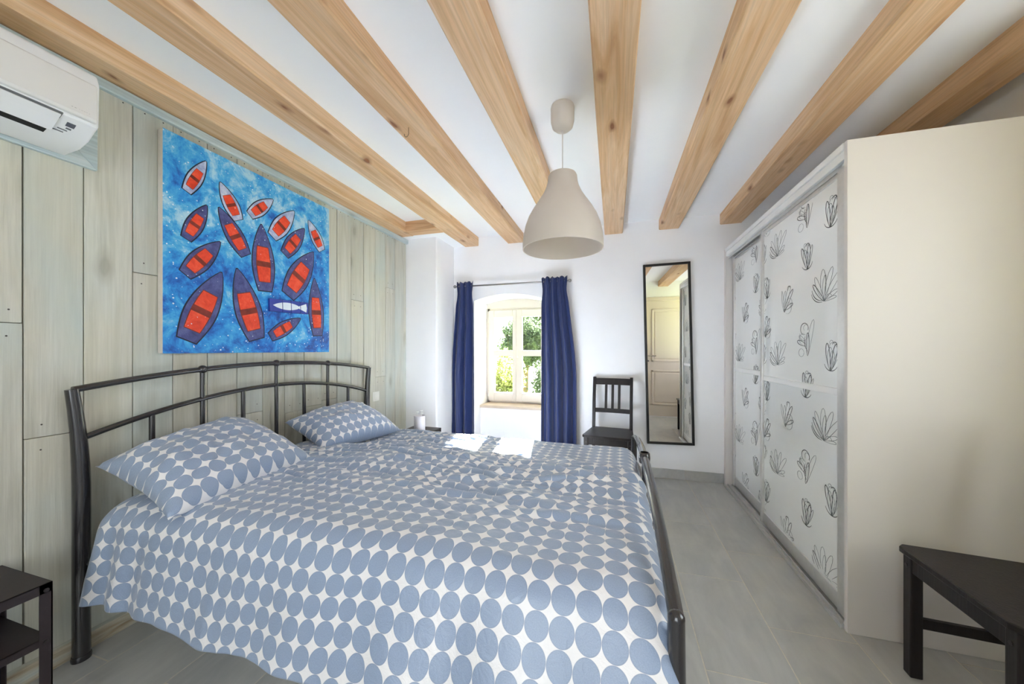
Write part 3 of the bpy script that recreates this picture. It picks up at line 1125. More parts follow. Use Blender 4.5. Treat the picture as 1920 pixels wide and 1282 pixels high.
def z_near(x, y, s, t, flat, tl):
    # soft filling
    top = 1.0 if s < flat else max(0.0, 1 - (s - flat) / 0.12)
    z = 0.018 * fbm(x * 1.6, y * 1.6, 1.0) * top
    # creases running from the head side to the foot side, strongest over the middle of the bed
    w = math.exp(-((s - 0.28) / 0.34) ** 2) * min(1, max(0.15, (t - 0.15) / 0.5))
    q = y * 9.0 + x * 2.0 + 1.2 * fbm(x * 1.5, y * 1.5, 4)
    c = ridged(q * 0.55, x * 1.5, 2.0)
    z += 0.030 * max(0, c - 0.30) * w * top
    q2 = y * 15 - x * 3.5 + fbm(x * 2, y * 2, 8)
    z += 0.018 * max(0, ridged(q2 * 0.55, x * 2.4, 5.0) - 0.3) * w * top
    # finer crumples
    z += 0.006 * fbm(x * 12, y * 20, 3.0) * (0.35 + 1.0 * w) * top
    z += folds_at(FOLDS_N, t, s)
    # rim of the cover lies flat at the inner edge
    if s < 0.05:
        z -= 0.035 * (1 - s / 0.05) ** 2
    # mattress sags slightly towards the head
    z += 0.012 * math.sin(PI * min(1, max(0, t / tl)))
    # folds of the hanging side
    d = max(0.0, s - flat - 0.05)
    k = min(1.0, d / 0.25)
    head = math.exp(-(t / 0.28) ** 2)
    yy = -k * (0.006 * math.sin(t * 21 + 1.5 * fbm(t * 2, s, 1)) + 0.010 * fbm(t * 5, s * 1.5, 6) + 0.016 * head * math.sin(t * 46))
    xx = k * 0.006 * fbm(t * 4, s * 3, 11)
    z += k * (0.010 * math.sin(t * 7.3) + 0.006 * math.sin(t * 17 + 1))
    # head-side corner falls away
    z -= 0.05 * max(0, s - flat) / 0.35 * head * 0.0
    return z, yy, xx


duvet('duvet', 'blue dotted white duvet on the near half of the bed, hanging towards the floor', 1.745, 0.905, -1, 0.385,
      -1.79, 0.055, 0.592, (1.42, 0.98), z_near, 2.0, 0.16)


def z_far(x, y, s, t, flat, tl):
    z = 0.014 * fbm(x * 1.9, y * 1.9, 7.0)
    w = min(1, max(0.0, (0.9 - abs(t - 0.75)) / 0.6)) * min(1.0, max(0.0, s / 0.3))
    q = y * 10 - x * 2.4 + fbm(x * 2, y * 2, 14)
    z += 0.020 * max(0, ridged(q * 0.5, x * 1.7, 9.0) - 0.3) * w
    z += 0.004 * fbm(x * 13, y * 19, 13.0) * (0.25 + w)
    z += folds_at(FOLDS_F, t, s)
    yy = 0.01 * fbm(t * 5, s * 2, 16) * (1 if s > flat else 0)
    return z - 0.004, yy, 0.0


duvet('duvet', 'crumpled blue dotted duvet on the far half of the bed, lit by the sun', 1.55, 2.235, 1, 0.36,
      -1.79, 0.050, 0.548, (1.3, 1.3), z_far, 5.0, 0.15, nx=270, ns=200)


def pillow(label, A, B, C, D, thick, seed, sub=44):
    """cushion spanned by four corners; A-B along the headboard, D-C along the front"""
    A, B, C, D = map(Vector, (A, B, C, D))
    nrm = (B - A).cross(D - A).normalized()
    if nrm.z < 0:
        nrm = -nrm
    wl, hl = (B - A).length, (D - A).length
    vs, uv, fs = [], [], []
    for side in (1, -1):
        for j in range(sub + 1):
            for i in range(sub + 1):
                u, v = i / sub, j / sub
                p = (A * (1 - u) + B * u) * (1 - v) + (D * (1 - u) + C * u) * v
                a, b = 2 * u - 1, 2 * v - 1
                ctr = (A + B + C + D) / 4
                # edges pull inwards between the corners
                pin = 0.055 * ((1 - a * a) * (abs(b) ** 3) + (1 - b * b) * (abs(a) ** 3))
                p = p + (ctr - p) * pin * 1.6
                hgt = (max(0, 1 - abs(a) ** 2.4) ** 0.46) * (max(0, 1 - abs(b) ** 2.4) ** 0.46)
                edge = min(1 - abs(a), 1 - abs(b))
                wr = 0.30 * max(0, ridged(u * 4 + seed, v * 3 + u * 2, seed) - 0.45) * min(1, edge * 5) * (1.5 - hgt)
                wr += 0.10 * fbm(u * 8, v * 8, seed)
                h_ = thick * (hgt * (0.95 + 0.14 * fbm(u * 2, v * 2, seed + 3)) + wr * hgt * 0.8)
                p = p + nrm * (h_ if side > 0 else -h_ * 0.55)
                rim = max(0.0, 1 - edge / 0.05)
                p = p + nrm * 0.010 * rim * noise.noise(Vector((u * 14, v * 14, seed)))
                vs.append(p)
                uv.append((u * wl * 1.06 + 0.01 * seed, v * hl * 1.10))
    n = sub + 1
    idx = lambda s, i, j: s * n * n + j * n + i
    for s in (0, 1):
        for j in range(sub):
            for i in range(sub):
                q = (idx(s, i, j), idx(s, i + 1, j), idx(s, i + 1, j + 1), idx(s, i, j + 1))
                fs.append(q if s else q[::-1])
    mb = MB()
    mb.add(vs, fs)
    o = mb.build('pillow', 'dotted_linen', None, smooth='all', uvs=uv)
    bm = bmesh.new()
    bm.from_mesh(o.data)
    bmesh.ops.remove_doubles(bm, verts=bm.verts, dist=0.0006)
    bmesh.ops.recalc_face_normals(bm, faces=bm.faces)
    bm.to_mesh(o.data)
    bm.free()
    return tag(o, label, 'pillow')


pillow('big blue dotted pillow leaning on the near end of the headboard', (-1.85, 0.815, 0.725), (-1.85, 1.36, 0.80), (-1.44, 1.41, 0.612), (-1.40, 0.785, 0.600), 0.115, 1.0)
pillow('blue dotted pillow at the far end of the headboard, left of the window corner', (-1.86, 1.60, 0.730), (-1.86, 2.19, 0.755), (-1.45, 2.17, 0.582), (-1.55, 1.57, 0.596), 0.115, 4.0)


# ------------------------------------------------------------------ chairs
def make_chair(label):
    """local: front towards -Y, origin on the floor under the middle of the seat"""
    c = thing('dining_chair', label, 'chair')
    sw, sb, sd = 0.205, 0.175, 0.19       # half front width, half back width, half depth
    st = MB().prism([(-sw + .02, -sd), (sw - .02, -sd), (sw, -sd + .02), (sb, sd), (-sb, sd), (-sw, -sd + .02)], 0.430, 0.450, 2)
    st.build('seat', 'black_wood', c, bevel=0.004, world=False)
    for s in (-1, 1):
        x = s * (sw - 0.030)
        MB().box(x - .018, x + .018, -sd + .016, -sd + .052, 0, 0.430).build('leg', 'black_wood', c, bevel=0.004, world=False)
        # rear leg runs up into the back post
        xr = s * (sb - 0.012)
        path = [(sd - .035, 0.0), (sd - .045, 0.22), (sd - .045, 0.46), (sd - .02, 0.70), (sd + .022, 0.905)]
        n = len(path)
        mb = MB()
        vs, fs = [], []
        for y, z in path:
            vs += [(xr - .013, y, z), (xr + .013, y, z), (xr + .013, y + .034, z), (xr - .013, y + .034, z)]
        for i in range(n - 1):
            for k in range(4):
                a, b = i * 4 + k, i * 4 + (k + 1) % 4
                fs.append((a, b, b + 4, a + 4))
        fs += [(3, 2, 1, 0), (n * 4 - 4, n * 4 - 3, n * 4 - 2, n * 4 - 1)]
        mb.add(vs, fs).build('leg', 'black_wood', c, bevel=0.004, world=False)
        xs = s * (sw - 0.032)
        MB().add([(xs - .009, -sd + .04, .175), (xs + .009, -sd + .04, .175), (xr + .009, sd - .04, .175), (xr - .009, sd - .04, .175),
                  (xs - .009, -sd + .04, .21), (xs + .009, -sd + .04, .21), (xr + .009, sd - .04, .21), (xr - .009, sd - .04, .21)],
                 [(3, 2, 1, 0), (4, 5, 6, 7), (0, 1, 5, 4), (1, 2, 6, 5), (2, 3, 7, 6), (3, 0, 4, 7)]).build('stretcher', 'black_wood', c, bevel=0.003, world=False)
        MB().add([(xs - .009, -sd + .04, .37), (xs + .009, -sd + .04, .37), (xr + .009, sd - .04, .37), (xr - .009, sd - .04, .37),
                  (xs - .009, -sd + .04, .43), (xs + .009, -sd + .04, .43), (xr + .009, sd - .04, .43), (xr - .009, sd - .04, .43)],
                 [(3, 2, 1, 0), (4, 5, 6, 7), (0, 1, 5, 4), (1, 2, 6, 5), (2, 3, 7, 6), (3, 0, 4, 7)]).build('apron', 'black_wood', c, bevel=0.003, world=False)
        b_ = MB().tube([(x, -sd + .017, 0.39), (x, -sd + .0135, 0.39)], 0.006, 10).build('screw', 'bolt_metal', c, world=False)
    MB().box(-sw + .045, sw - .045, -sd + .020, -sd + .040, .37, .43).build('apron', 'black_wood', c, bevel=0.003, world=False)
    MB().box(-sb + .03, sb - .03, sd - .04, sd - .02, .37, .43).build('apron', 'black_wood', c, bevel=0.003, world=False)

    def yb(z):
        return sd - .045 + (max(0, z - .46) / .445) ** 1.3 * .067 + .017
    w = sb - .024

    def rail(z0, z1, nm):
        vs = []
        n = 8
        for i in range(n + 1):
            x = -w + 2 * w * i / n
            bow = 0.012 * (1 - (x / w) ** 2)
            for z in (z0, z1):
                for dy in (-.009, .009):
                    vs.append((x, yb(z) + bow + dy, z))
        fs = []
        for i in range(n):
            a, b = i * 4, i * 4 + 4
            fs += [(a, b, b + 2, a + 2), (a + 1, a + 3, b + 3, b + 1), (a, a + 1, b + 1, b), (a + 2, b + 2, b + 3, a + 3)]
        fs += [(0, 2, 3, 1), (n * 4, n * 4 + 1, n * 4 + 3, n * 4 + 2)]
        MB().add(vs, fs).build(nm, 'black_wood', c, bevel=0.003, world=False)
    rail(0.835, 0.893, 'back_rail')
    rail(0.585, 0.622, 'back_rail')
    for x in (-.058, 0, .058):
        bow = 0.012 * (1 - (x / w) ** 2)
        z0, z1 = 0.612, 0.845
        vs = []
        for z in (z0, z1):
            y = yb(z) + bow
            vs += [(x - .011, y - .006, z), (x + .011, y - .006, z), (x + .011, y + .006, z), (x - .011, y + .006, z)]
        MB().add(vs, [(3, 2, 1, 0), (4, 5, 6, 7), (0, 1, 5, 4), (1, 2, 6, 5), (2, 3, 7, 6), (3, 0, 4, 7)]).build('back_slat', 'black_wood', c, world=False)
    return c


ch = make_chair('black wooden slat-back chair standing between the right curtain and the mirror')
ch.location = (-0.028, 3.115, 0)
ch.rotation_euler = (0, 0, math.radians(-6))
ch['group'] = 'black wooden chairs'
c2 = copy_tree(ch)
c2['label'] = 'black wooden chair in the right foreground, only its seat and front legs showing'
c2.location = (1.178, 1.415, 0)
c2.rotation_euler = (0, 0, math.radians(-91))


# ------------------------------------------------------------------ nightstands
def make_nightstand(label, loc):
    c = thing('nightstand', label, 'nightstand', loc, 0, 'black steel nightstands')
    hw, hd, H = 0.14, 0.20, 0.45
    t = MB().box(-hw, hw, -hd, hd, H - 0.004, H)
    t.box(-hw, -hw + .003, -hd, hd, H - .03, H)
    t.box(hw - .003, hw, -hd, hd, H - .03, H)
    t.box(-hw, hw, -hd, -hd + .003, H - .03, H)
    t.box(-hw, hw, hd - .003, hd, H - .03, H)
    t.build('top', 'night_metal', c, world=False, bevel=0.001, segs=1)
    t = MB().box(-hw + .004, hw - .004, -hd + .004, hd - .004, .282, .286)
    for a in ((-hw + .004, -hw + .007, -hd, hd), (hw - .007, hw - .004, -hd, hd), (-hw, hw, -hd + .004, -hd + .007), (-hw, hw, hd - .007, hd - .004)):
        t.box(a[0], a[1], a[2], a[3], .262, .286)
    t.build('shelf', 'night_metal', c, world=False, bevel=0.001, segs=1)
    for sx in (-1, 1):
        for sy in (-1, 1):
            x0, y0 = sx * hw, sy * hd
            w = 0.026
            l = MB()
            l.box(min(x0, x0 - sx * .003), max(x0, x0 - sx * .003), min(y0, y0 - sy * w), max(y0, y0 - sy * w), 0, H - .001)
            l.box(min(x0, x0 - sx * w), max(x0, x0 - sx * w), min(y0, y0 - sy * .003), max(y0, y0 - sy * .003), 0, H - .001)
            lo = l.build('leg', 'night_metal', c, world=False)
            for z in (.43, .273):
                MB().tube([(x0, y0 - sy * .013, z), (x0 + sx * .003, y0 - sy * .013, z)], .006, 10).build('bolt', 'bolt_metal', lo, world=False)
    return c


make_nightstand('black steel nightstand with a lower shelf at the near side of the headboard', (-1.792, 0.437, 0))
ns = make_nightstand('black steel nightstand behind the bed holding a white jar', (-1.640, 2.665, 0))

# white jar with a few pale blossoms on the far nightstand
v = thing('jar', 'white cylindrical jar with pale blossoms on the far nightstand', 'jar', (-1.622, 2.70, 0.45))
MB().lathe([(0.001, .451), (.046, .451), (.048, .455), (.048, .580), (.0465, .583), (.045, .580), (.045, .460), (.001, .458)], (-1.622, 2.70), 32).build('body', 'vase_white', v, smooth=True)
random.seed(2)
for dx, dy, dz in ((-.02, .0, .035), (.012, .01, .045), (.028, -.01, .028)):
    st = MB().tube([(-1.622 + dx * .4, 2.70, .462), (-1.622 + dx, 2.70 + dy, .575 + dz)], .0015, 6).build('stem', 'petal_white', v)
    pb = MB()
    for k in range(5):
        a = k * 2 * PI / 5
        cx, cy, cz = -1.622 + dx + .007 * math.cos(a), 2.70 + dy + .007 * math.sin(a), .578 + dz
        pb.sphere((cx, cy, cz), .007, 8, .5)
    pb.build('blossom', 'petal_white', st, smooth='all')

# light switch on the planks
sw = thing('light_switch', 'white light switch on the plank wall beside the headboard', 'switch', (XL, 2.567, 0.755))
MB().box(XL - .002, XL + .008, 2.527, 2.607, .715, .795).build('plate', 'switch_white', sw, bevel=0.003)
MB().box(XL + .006, XL + .012, 2.539, 2.595, .727, .783).build('rocker', 'switch_white', sw, bevel=0.002)

# ------------------------------------------------------------------ wall mirror
MRX, MRZ, MRW, MRH = 0.472, 1.121, 0.392, 1.618
mr = thing('wall_mirror', 'tall narrow mirror in a thin black frame on the white wall', 'mirror', (MRX, 3.388, MRZ))
mr.rotation_euler = (0, -0.0217, 0.024)
fw = 0.020
f = MB()
for a in ((-MRW / 2, -MRW / 2 + fw, -MRH / 2, MRH / 2), (MRW / 2 - fw, MRW / 2, -MRH / 2, MRH / 2), (-MRW / 2 + fw, MRW / 2 - fw, -MRH / 2, -MRH / 2 + fw), (-MRW / 2 + fw, MRW / 2 - fw, MRH / 2 - fw, MRH / 2)):
    f.box(a[0], a[1], -.012, .016, a[2], a[3])
f.build('frame', 'mirror_frame', mr, world=False, bevel=0.0015)
MB().box(-MRW / 2 + fw - .002, MRW / 2 - fw + .002, -.002, .010, -MRH / 2 + fw - .002, MRH / 2 - fw + .002).build('mirror_glass', 'mirror_glass', mr, world=False)

# ------------------------------------------------------------------ curtains and rod
rod = thing('curtain_rod', 'thin steel curtain rod with ball ends above the window', 'curtain rod', (-1.0, 3.345, 1.815))
MB().tube([(-1.585, 3.345, 1.815), (-0.405, 3.345, 1.815)], 0.0075, 12).build('pole', 'rod_steel', rod, smooth=True)
for x in (-1.592, -0.398):
    MB().sphere((x, 3.345, 1.815), 0.017).build('finial', 'rod_steel', rod, smooth='all')
for x in (-1.555, -0.44):
    MB().tube([(x, 3.345, 1.815), (x, 3.412, 1.815)], 0.006, 10).build('bracket', 'rod_steel', rod, smooth=True)


def curtain(label, xt0, xt1, xb0, xb1, folds, seed, inner):
    vs, fs = [], []
    nx, nz = 150, 70
    ztop, zbot = 1.852, 0.02
    for j in range(nz + 1):
        v_ = j / nz
        z = ztop + (zbot - ztop) * v_
        # gathered just below the rod, then widening to the hem
        k = min(1.0, v_ / 0.55)
        k = k * k * (3 - 2 * k)
        pinch = math.exp(-((v_ - 0.07) / 0.045) ** 2) * 0.012
        for i in range(nx + 1):
            u = i / nx
            x0 = xt0 + (xb0 - xt0) * k + pinch
            x1 = xt1 + (xb1 - xt1) * k - pinch
            ph = u * folds * 2 * PI
            amp = (0.024 + 0.020 * k) * (0.75 + 0.4 * noise.noise(Vector((u * 4, seed, 0))))
            top = max(0.0, 1 - v_ / 0.06)
            y = 3.345 + amp * math.sin(ph + 0.9 * noise.noise(Vector((v_ * 1.5, u * 2, seed)))) + 0.004 * noise.noise(Vector((u * 30, v_ * 40, seed))) * (1 + 2 * top)
            y = 3.345 + (y - 3.345) * (0.75 + 0.25 * k)
            x = x0 + (x1 - x0) * u + 0.006 * math.sin(ph * 2 + 1) * 0.6
            zz = z + (0.008 * math.sin(ph * 1.5 + seed) if j == 0 else 0)
            vs.append((x, y - 0.016, zz))
    for j in range(nz):
        for i in range(nx):
            a = j * (nx + 1) + i
            fs.append((a, a + 1, a + nx + 2, a + nx + 1))
    mb = MB()
    mb.add(vs, fs)
    o = mb.build('curtain', 'curtain_cloth', None, smooth='all')
    m_ = o.modifiers.new('thickness', 'SOLIDIFY')
    m_.thickness = 0.003
    return tag(o, label, 'curtain', 'blue curtains at the window')


curtain('dark blue curtain hanging on the left side of the window', -1.568, -1.375, -1.625, -1.355, 2.7, 1.3, 1)
curtain('dark blue curtain hanging on the right side of the window, towards the chair', -0.672, -0.420, -0.672, -0.335, 3.6, 5.7, 0)

# ------------------------------------------------------------------ pendant lamp
LX, LY = -0.235, 1.685
lamp = thing('pendant_lamp', 'white bell-shaped pendant lamp hanging between two beams', 'lamp', (LX, LY, ZC))
MB().lathe([(0.001, ZC - .001), (.054, ZC - .001), (.0565, ZC - .01), (.0555, ZC - .075), (.049, ZC - .100), (.034, ZC - .114), (.010, ZC - .118), (.001, ZC - .118)], (LX, LY), 36).build('ceiling_cup', 'opal_plastic', lamp, smooth=True)
MB().tube([(LX, LY, ZC - .117), (LX, LY, 2.0)], 0.0028, 8).build('cord', 'cord_white', lamp, smooth=True)
prof = [(0.192, 1.6405), (0.192, 1.672), (0.188, 1.71), (0.179, 1.752), (0.163, 1.795), (0.142, 1.832), (0.115, 1.872), (0.092, 1.908), (0.078, 1.940), (0.0715, 1.965), (0.069, 1.99), (0.064, 2.0), (0.05, 2.005), (0.004, 2.006)]
inner = [(r - 0.004 if r > 0.01 else r, z - (0.004 if z > 1.98 else 0.0)) for r, z in prof][::-1]
MB().lathe(prof + inner, (LX, LY), 64, close=True).build('shade', 'opal_plastic', lamp, smooth=True)
MB().lathe([(0.001, 1.90), (.02, 1.905), (.021, 2.0), (.001, 2.001)], (LX, LY), 20).build('bulb_holder', 'cord_white', lamp, smooth=True)

# hook screwed into a beam
hk = MB().tube([(-0.958, 1.494, 2.243), (-0.958, 1.494, 2.225), (-0.955, 1.49, 2.205), (-0.958, 1.485, 2.192), (-0.966, 1.482, 2.187), (-0.972, 1.480, 2.193), (-0.972, 1.480, 2.202)], 0.0016, 8)
tag(hk.build('ceiling_hook', 'brass_hook', None, smooth=True), 'small bent metal hook screwed into the underside of a beam', 'hook')

# ------------------------------------------------------------------ air conditioner
AY0, AY1 = -0.03, 0.778
acx = thing('air_conditioner', 'white split air conditioner high on the plank wall', 'air conditioner', (XL, (AY0 + AY1) / 2, 1.87))
pr = [(-1.945, 1.872), (-1.850, 1.878), (-1.800, 1.897), (-1.762, 1.926), (-1.742, 1.938), (-1.737, 2.085), (-1.75, 2.118), (-1.79, 2.138), (-1.945, 2.145)]
MB().prism(pr, AY0, AY1, 1).build('body', 'ac_white', acx, bevel=0.006, segs=3, smooth=True)
MB().prism([(-1.742, 1.944), (-1.730, 1.946), (-1.726, 1.955), (-1.728, 2.072), (-1.740, 2.080)], AY0 + .012, AY1 - .010, 1).build('front_panel', 'ac_panel', acx, bevel=0.003)
# outlet flap under the panel and the dark slot behind it
n_ = Vector((-1.742 + 1.850, 0, 1.938 - 1.878))
MB().prism([(-1.828, 1.8845), (-1.800, 1.8955), (-1.796, 1.905), (-1.826, 1.895)], AY0 + .06, AY1 - .094, 1).build('air_slot', 'ac_dark', acx)
MB().prism([(-1.7405, 1.9375), (-1.7425, 1.9405), (-1.764, 1.9275), (-1.762, 1.9245)], AY0 + .045, AY1 - .084, 1).build('flap_gap', 'ac_print', acx)
MB().prism([(-1.7445, 1.9335), (-1.765, 1.9212), (-1.8035, 1.8925), (-1.7995, 1.8885), (-1.761, 1.9165), (-1.741, 1.9295)], AY0 + .05, AY1 - .088, 1).build('louvre_flap', 'ac_white', acx, bevel=0.001)


def on_chin(y0, y1, s0, s1, name, mat, th=0.0008):
    """a plate on the slanted underside; s runs from the panel edge (0) down to the back (1)"""
    P = [Vector((-1.742, 0, 1.938)), Vector((-1.762, 0, 1.926)), Vector((-1.800, 0, 1.897)), Vector((-1.850, 0, 1.878))]
    a, b = P[1], P[2]
    d = (b - a)
    nn = Vector((-d.z, 0, d.x)).normalized()
    if nn.x < 0:
        nn = -nn
    q0, q1 = a + d * s0 - nn * .0005, a + d * s1 - nn * .0005
    vs = []
    for k in (0, th + .0005):
        for q, y in ((q0, y0), (q0, y1), (q1, y1), (q1, y0)):
            vs.append(tuple(q + nn * k + Vector((0, y, 0))))
    return MB().add(vs, [(3, 2, 1, 0), (4, 5, 6, 7), (0, 1, 5, 4), (1, 2, 6, 5), (2, 3, 7, 6), (3, 0, 4, 7)]).build(name, mat, acx)


on_chin(.712, .732, .05, .40, 'display', 'ac_display')
on_chin(.716, .728, .50, .62, 'indicator', 'ac_print')
on_chin(.700, .722, .72, .80, 'receiver', 'ac_print')
on_chin(.692, .716, .92, 1.0, 'print_line', 'ac_print')


def text_mesh(txt, size, name, mat, parent, loc_fn):
    cu = bpy.data.curves.new(name, 'FONT')
    cu.body = txt
    cu.size = size
    to = bpy.data.objects.new(name, cu)
    COL.objects.link(to)
    dg = bpy.context.evaluated_depsgraph_get()
    me = bpy.data.meshes.new_from_object(to.evaluated_get(dg))
    bpy.data.objects.remove(to)
    mb = MB()
    vs = [loc_fn(q.co.x, q.co.y) for q in me.vertices]
    mb.add(vs, [tuple(p.vertices) for p in me.polygons])
    bpy.data.meshes.remove(me)
    return mb.build(name, mat, parent)


text_mesh('DAIKIN', 0.011, 'logo_lettering', 'logo_ink', acx, lambda a, b: (-1.7262, 0.712 + a, 1.960 + b))
lg = MB().add([(-1.7262, .696, 1.964), (-1.7262, .709, 1.960), (-1.7262, .709, 1.968)], [(0, 1, 2)])
lg.build('logo_mark', 'logo_ink', acx)

# mitred boards framing the air conditioner on the wall
tr2 = MB().add([(-1.952, -0.16, 1.862), (-1.952, .868, 1.862), (-1.952, .800, 1.930), (-1.952, -0.16, 1.930),
                (-1.970, -0.16, 1.862), (-1.970, .868, 1.862), (-1.970, .800, 1.930), (-1.970, -0.16, 1.930)],
               [(0, 1, 2, 3), (7, 6, 5, 4), (0, 4, 5, 1), (1, 5, 6, 2), (2, 6, 7, 3), (3, 7, 4, 0)])
trim2 = struct(tr2.build('trim_2', 'trim_wood', bevel=0.002))
MB().add([(-1.952, .868, 1.862), (-1.952, .868, 2.199), (-1.952, .800, 2.199), (-1.952, .800, 1.930),
          (-1.970, .868, 1.862), (-1.970, .868, 2.199), (-1.970, .800, 2.199), (-1.970, .800, 1.930)],
         [(0, 1, 2, 3), (7, 6, 5, 4), (0, 4, 5, 1), (1, 5, 6, 2), (2, 6, 7, 3), (3, 7, 4, 0)]).build('frame_board', 'trim_wood', trim2, bevel=0.002)

# ------------------------------------------------------------------ painting of boats
PXF = -1.930
PY0, PY1, PZ0, PZ1 = 1.062, 2.011, 1.141, 2.149
pic = thing('boat_painting', 'large square painting of red and violet rowing boats on blue water', 'painting', (PXF, (PY0 + PY1) / 2, PZ0))
MB().box(XL + .004, PXF, PY0 + .001, PY1 - .001, PZ0 + .001, PZ1 - .001).build('stretcher_canvas', 'canvas_edge', pic, bevel=0.003)
MB().box(PXF - .001, PXF + .0012, PY0, PY1, PZ0, PZ1).build('painted_surface', 'paint_sea', pic, bevel=0.001, segs=1)


def pq(a, b):
    """point on the canvas from fractions (across, up)"""
    return Vector((PY0 + (PY1 - PY0) * a, PZ0 + (PZ1 - PZ0) * b))


#        bow (across, up)   stern            half width   pale hull
BOATS = [((0.182, 0.939), (0.094, 0.754), 0.0307, 1),
         ((0.248, 0.867), (0.346, 0.703), 0.0411, 1),
         ((0.554, 0.896), (0.407, 0.752), 0.0357, 1),
         ((0.704, 0.882), (0.546, 0.675), 0.0494, 1),
         ((0.185, 0.725), (0.092, 0.532), 0.0353, 0),
         ((0.241, 0.737), (0.388, 0.525), 0.0467, 0),
         ((0.477, 0.728), (0.503, 0.348), 0.0661, 0),
         ((0.784, 0.798), (0.631, 0.591), 0.0472, 0),
         ((0.815, 0.863), (0.934, 0.691), 0.0444, 1),
         ((0.25, 0.564), (0.087, 0.365), 0.0456, 0),
         ((0.858, 0.666), (0.655, 0.345), 0.077, 0),
         ((0.257, 0.412), (0.094, 0.058), 0.07, 0),
         ((0.335, 0.449), (0.451, 0.071), 0.0723, 0),
         ((0.865, 0.493), (0.895, 0.107), 0.0592, 0),
         ((0.754, 0.216), (0.533, 0.089), 0.0413, 0)]


def boat(bow, stern, w, pale):
    b, s = pq(*bow), pq(*stern)
    ax = s - b
    ln = ax.length
    ax.normalize()
    nr = Vector((-ax.y, ax.x))

    def outline(t0, t1, k, grow=0.0, n=14):
        prof = []
        for i in range(n + 1):
            t = t0 + (t1 - t0) * i / n
            hw = w * (math.sin(min(1, t / 0.62) * PI / 2) ** 0.85 if t < 0.62 else 1 - 0.42 * ((t - 0.62) / 0.38) ** 1.6)
            prof.append((t, hw * k + grow))
        up = [b + ax * (t * ln) + nr * h_ for t, h_ in prof]
        dn = [b + ax * (t * ln) - nr * h_ for t, h_ in prof[::-1]]
        return up + dn
    mb = MB()

    def lay(pts, h_, slot):
        mb.slot = slot
        n = len(pts)
        mb.add([(PXF + h_, p.x, p.y) for p in pts] + [(PXF, p.x, p.y) for p in pts],
               [tuple(range(n))] + [(i, (i + 1) % n, (i + 1) % n + n, i + n) for i in range(n)])
    lay(outline(0.0, 1.0, 1.0, 0.0045), 0.0016, 0)
    lay(outline(0.015, 0.985, 0.97), 0.0020, 1)
    lay(outline(0.33, 0.86, 0.66), 0.0024, 2)
    lay(outline(0.34, 0.55, 0.60), 0.0028, 3)
    lay(outline(0.63, 0.85, 0.60), 0.0028, 3)
    mb.build('painted_boat', ['paint_outline', 'paint_hull_light' if pale else 'paint_hull', 'paint_red_dark', 'paint_red'], pic)


for bt in BOATS:
    boat(*bt)

# small wooden fish picture in four blocks fixed on the canvas
FA, FB = ((0.521, 0.276), (0.803, 0.283))
fa_, fb_ = pq(*FA), pq(*FB)
fd = fb_ - fa_
fl_n = Vector((-fd.y, fd.x)).normalized()
cuts = [0.0, 0.30, 0.52, 0.77, 1.0]
hh = 0.0375
blocks = []
for k in range(4):
    p0, p1 = fa_ + fd * (cuts[k] + (.006 if k else 0)), fa_ + fd * (cuts[k + 1] - (.006 if k < 3 else 0))
    pts = [p0 - fl_n * hh, p1 - fl_n * hh, p1 + fl_n * hh, p0 + fl_n * hh]
    vs = [(PXF, p.x, p.y) for p in pts] + [(PXF + .016, p.x, p.y) for p in pts]
    blocks.append(MB().add(vs, [(3, 2, 1, 0), (4, 5, 6, 7), (0, 1, 5, 4), (1, 2, 6, 5), (2, 3, 7, 6), (3, 0, 4, 7)]).build('fish_block', 'fish_block', pic, bevel=0.002, segs=1))


def fish_half(t):
    if t < 0.72:
        return 0.40 * math.sin(PI * min(1, t / 0.80)) ** 0.7
    return 0.09 + (t - 0.72) / 0.28 * 0.42


fp = MB()
n = 28
ln = fd.length
for k in range(4):
    c0, c1 = cuts[k] + .008, cuts[k + 1] - .008
    m_ = 10
    vs, fs = [], []
    for i in range(m_ + 1):
        c = c0 + (c1 - c0) * i / m_
        t = min(1, max(0, (c - 0.08) / 0.86))
        q = 0.0 if (c < 0.08 or c > 0.94) else fish_half(t) * hh * 1.5
        a = fa_ + fd * c
        for sgn in (-1, 1):
            p = a + fl_n * (q * sgn)
            vs.append((PXF + .0166, p.x, p.y))
    for i in range(m_):
        fs.append((i * 2, i * 2 + 2, i * 2 + 3, i * 2 + 1))
    MB().add(vs, fs).build('fish_paint', 'fish_white', blocks[k])

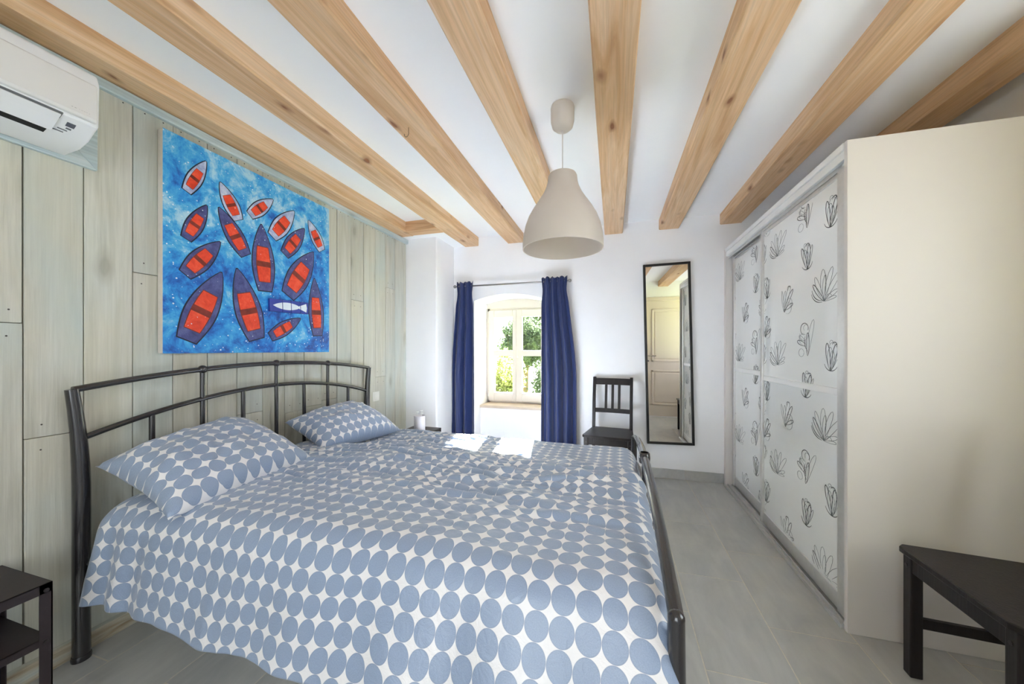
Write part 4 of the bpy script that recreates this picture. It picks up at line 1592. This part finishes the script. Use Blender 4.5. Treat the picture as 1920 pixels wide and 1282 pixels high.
# ------------------------------------------------------------------ garden outside the front window
lawn = struct(MB().box(-25, 25, 4.2, 60, -2.6, -2.5).build('garden_ground', 'lawn'))


def leafy(name, label, c, r, sz, n, ls, mat, seed, trunk_r):
    random.seed(seed)
    root = thing(name, label, 'tree' if 'tree' in name else 'shrub', (c[0], c[1], -2.5))
    mb = MB()
    vs, fs = [], []
    for k in range(n):
        while True:
            p = Vector((random.uniform(-1, 1), random.uniform(-1, 1), random.uniform(-1, 1)))
            if 0.35 < p.length < 1:
                break
        lump = 0.72 + 0.5 * noise.noise(p.normalized() * 2.3 + Vector((seed, 0, 0)))
        q = Vector((c[0] + p.x * r * lump, c[1] + p.y * r * lump, c[2] + p.z * sz * lump))
        u = Vector((random.gauss(0, 1), random.gauss(0, 1), random.gauss(0, 1))).normalized()
        w = u.cross(Vector((random.gauss(0, 1), random.gauss(0, 1), random.gauss(0, 1)))).normalized()
        l = ls * random.uniform(.6, 1.3)
        o = len(vs)
        vs += [q - u * l, q + w * l * .45, q + u * l, q - w * l * .45]
        fs.append((o, o + 1, o + 2, o + 3))
    mb.add(vs, fs)
    f_ = mb.build('foliage', mat, root)
    f_['kind'] = 'stuff'
    MB().tube([(c[0], c[1], -2.5), (c[0] + .1, c[1], c[2] - sz * .3), (c[0], c[1], c[2] + sz * .3)], [trunk_r, trunk_r * .8, trunk_r * .3], 10).build('trunk', 'bark', root, smooth=True)


leafy('broad_tree', 'round grey green tree beyond the window, cut by the middle of the sashes', (-3.55, 14.0, 1.35), 1.35, 1.5, 8000, .075, 'leaf_dark', 3, .14)
leafy('tall_tree', 'tall green tree filling the upper right window pane', (-3.3, 19.5, 2.3), 2.0, 2.6, 9000, .10, 'leaf_dark', 8, .2)
leafy('yellow_shrub', 'sunlit yellow green shrub in the lower left window pane', (-2.72, 8.6, -0.05), 0.85, 1.25, 8000, .05, 'leaf_light', 5, .05)
leafy('garden_shrub', 'green shrub low in the right window pane, beside the yellow one', (-1.75, 10.6, -0.1), 0.95, 1.45, 8000, .055, 'leaf_dark', 12, .05)
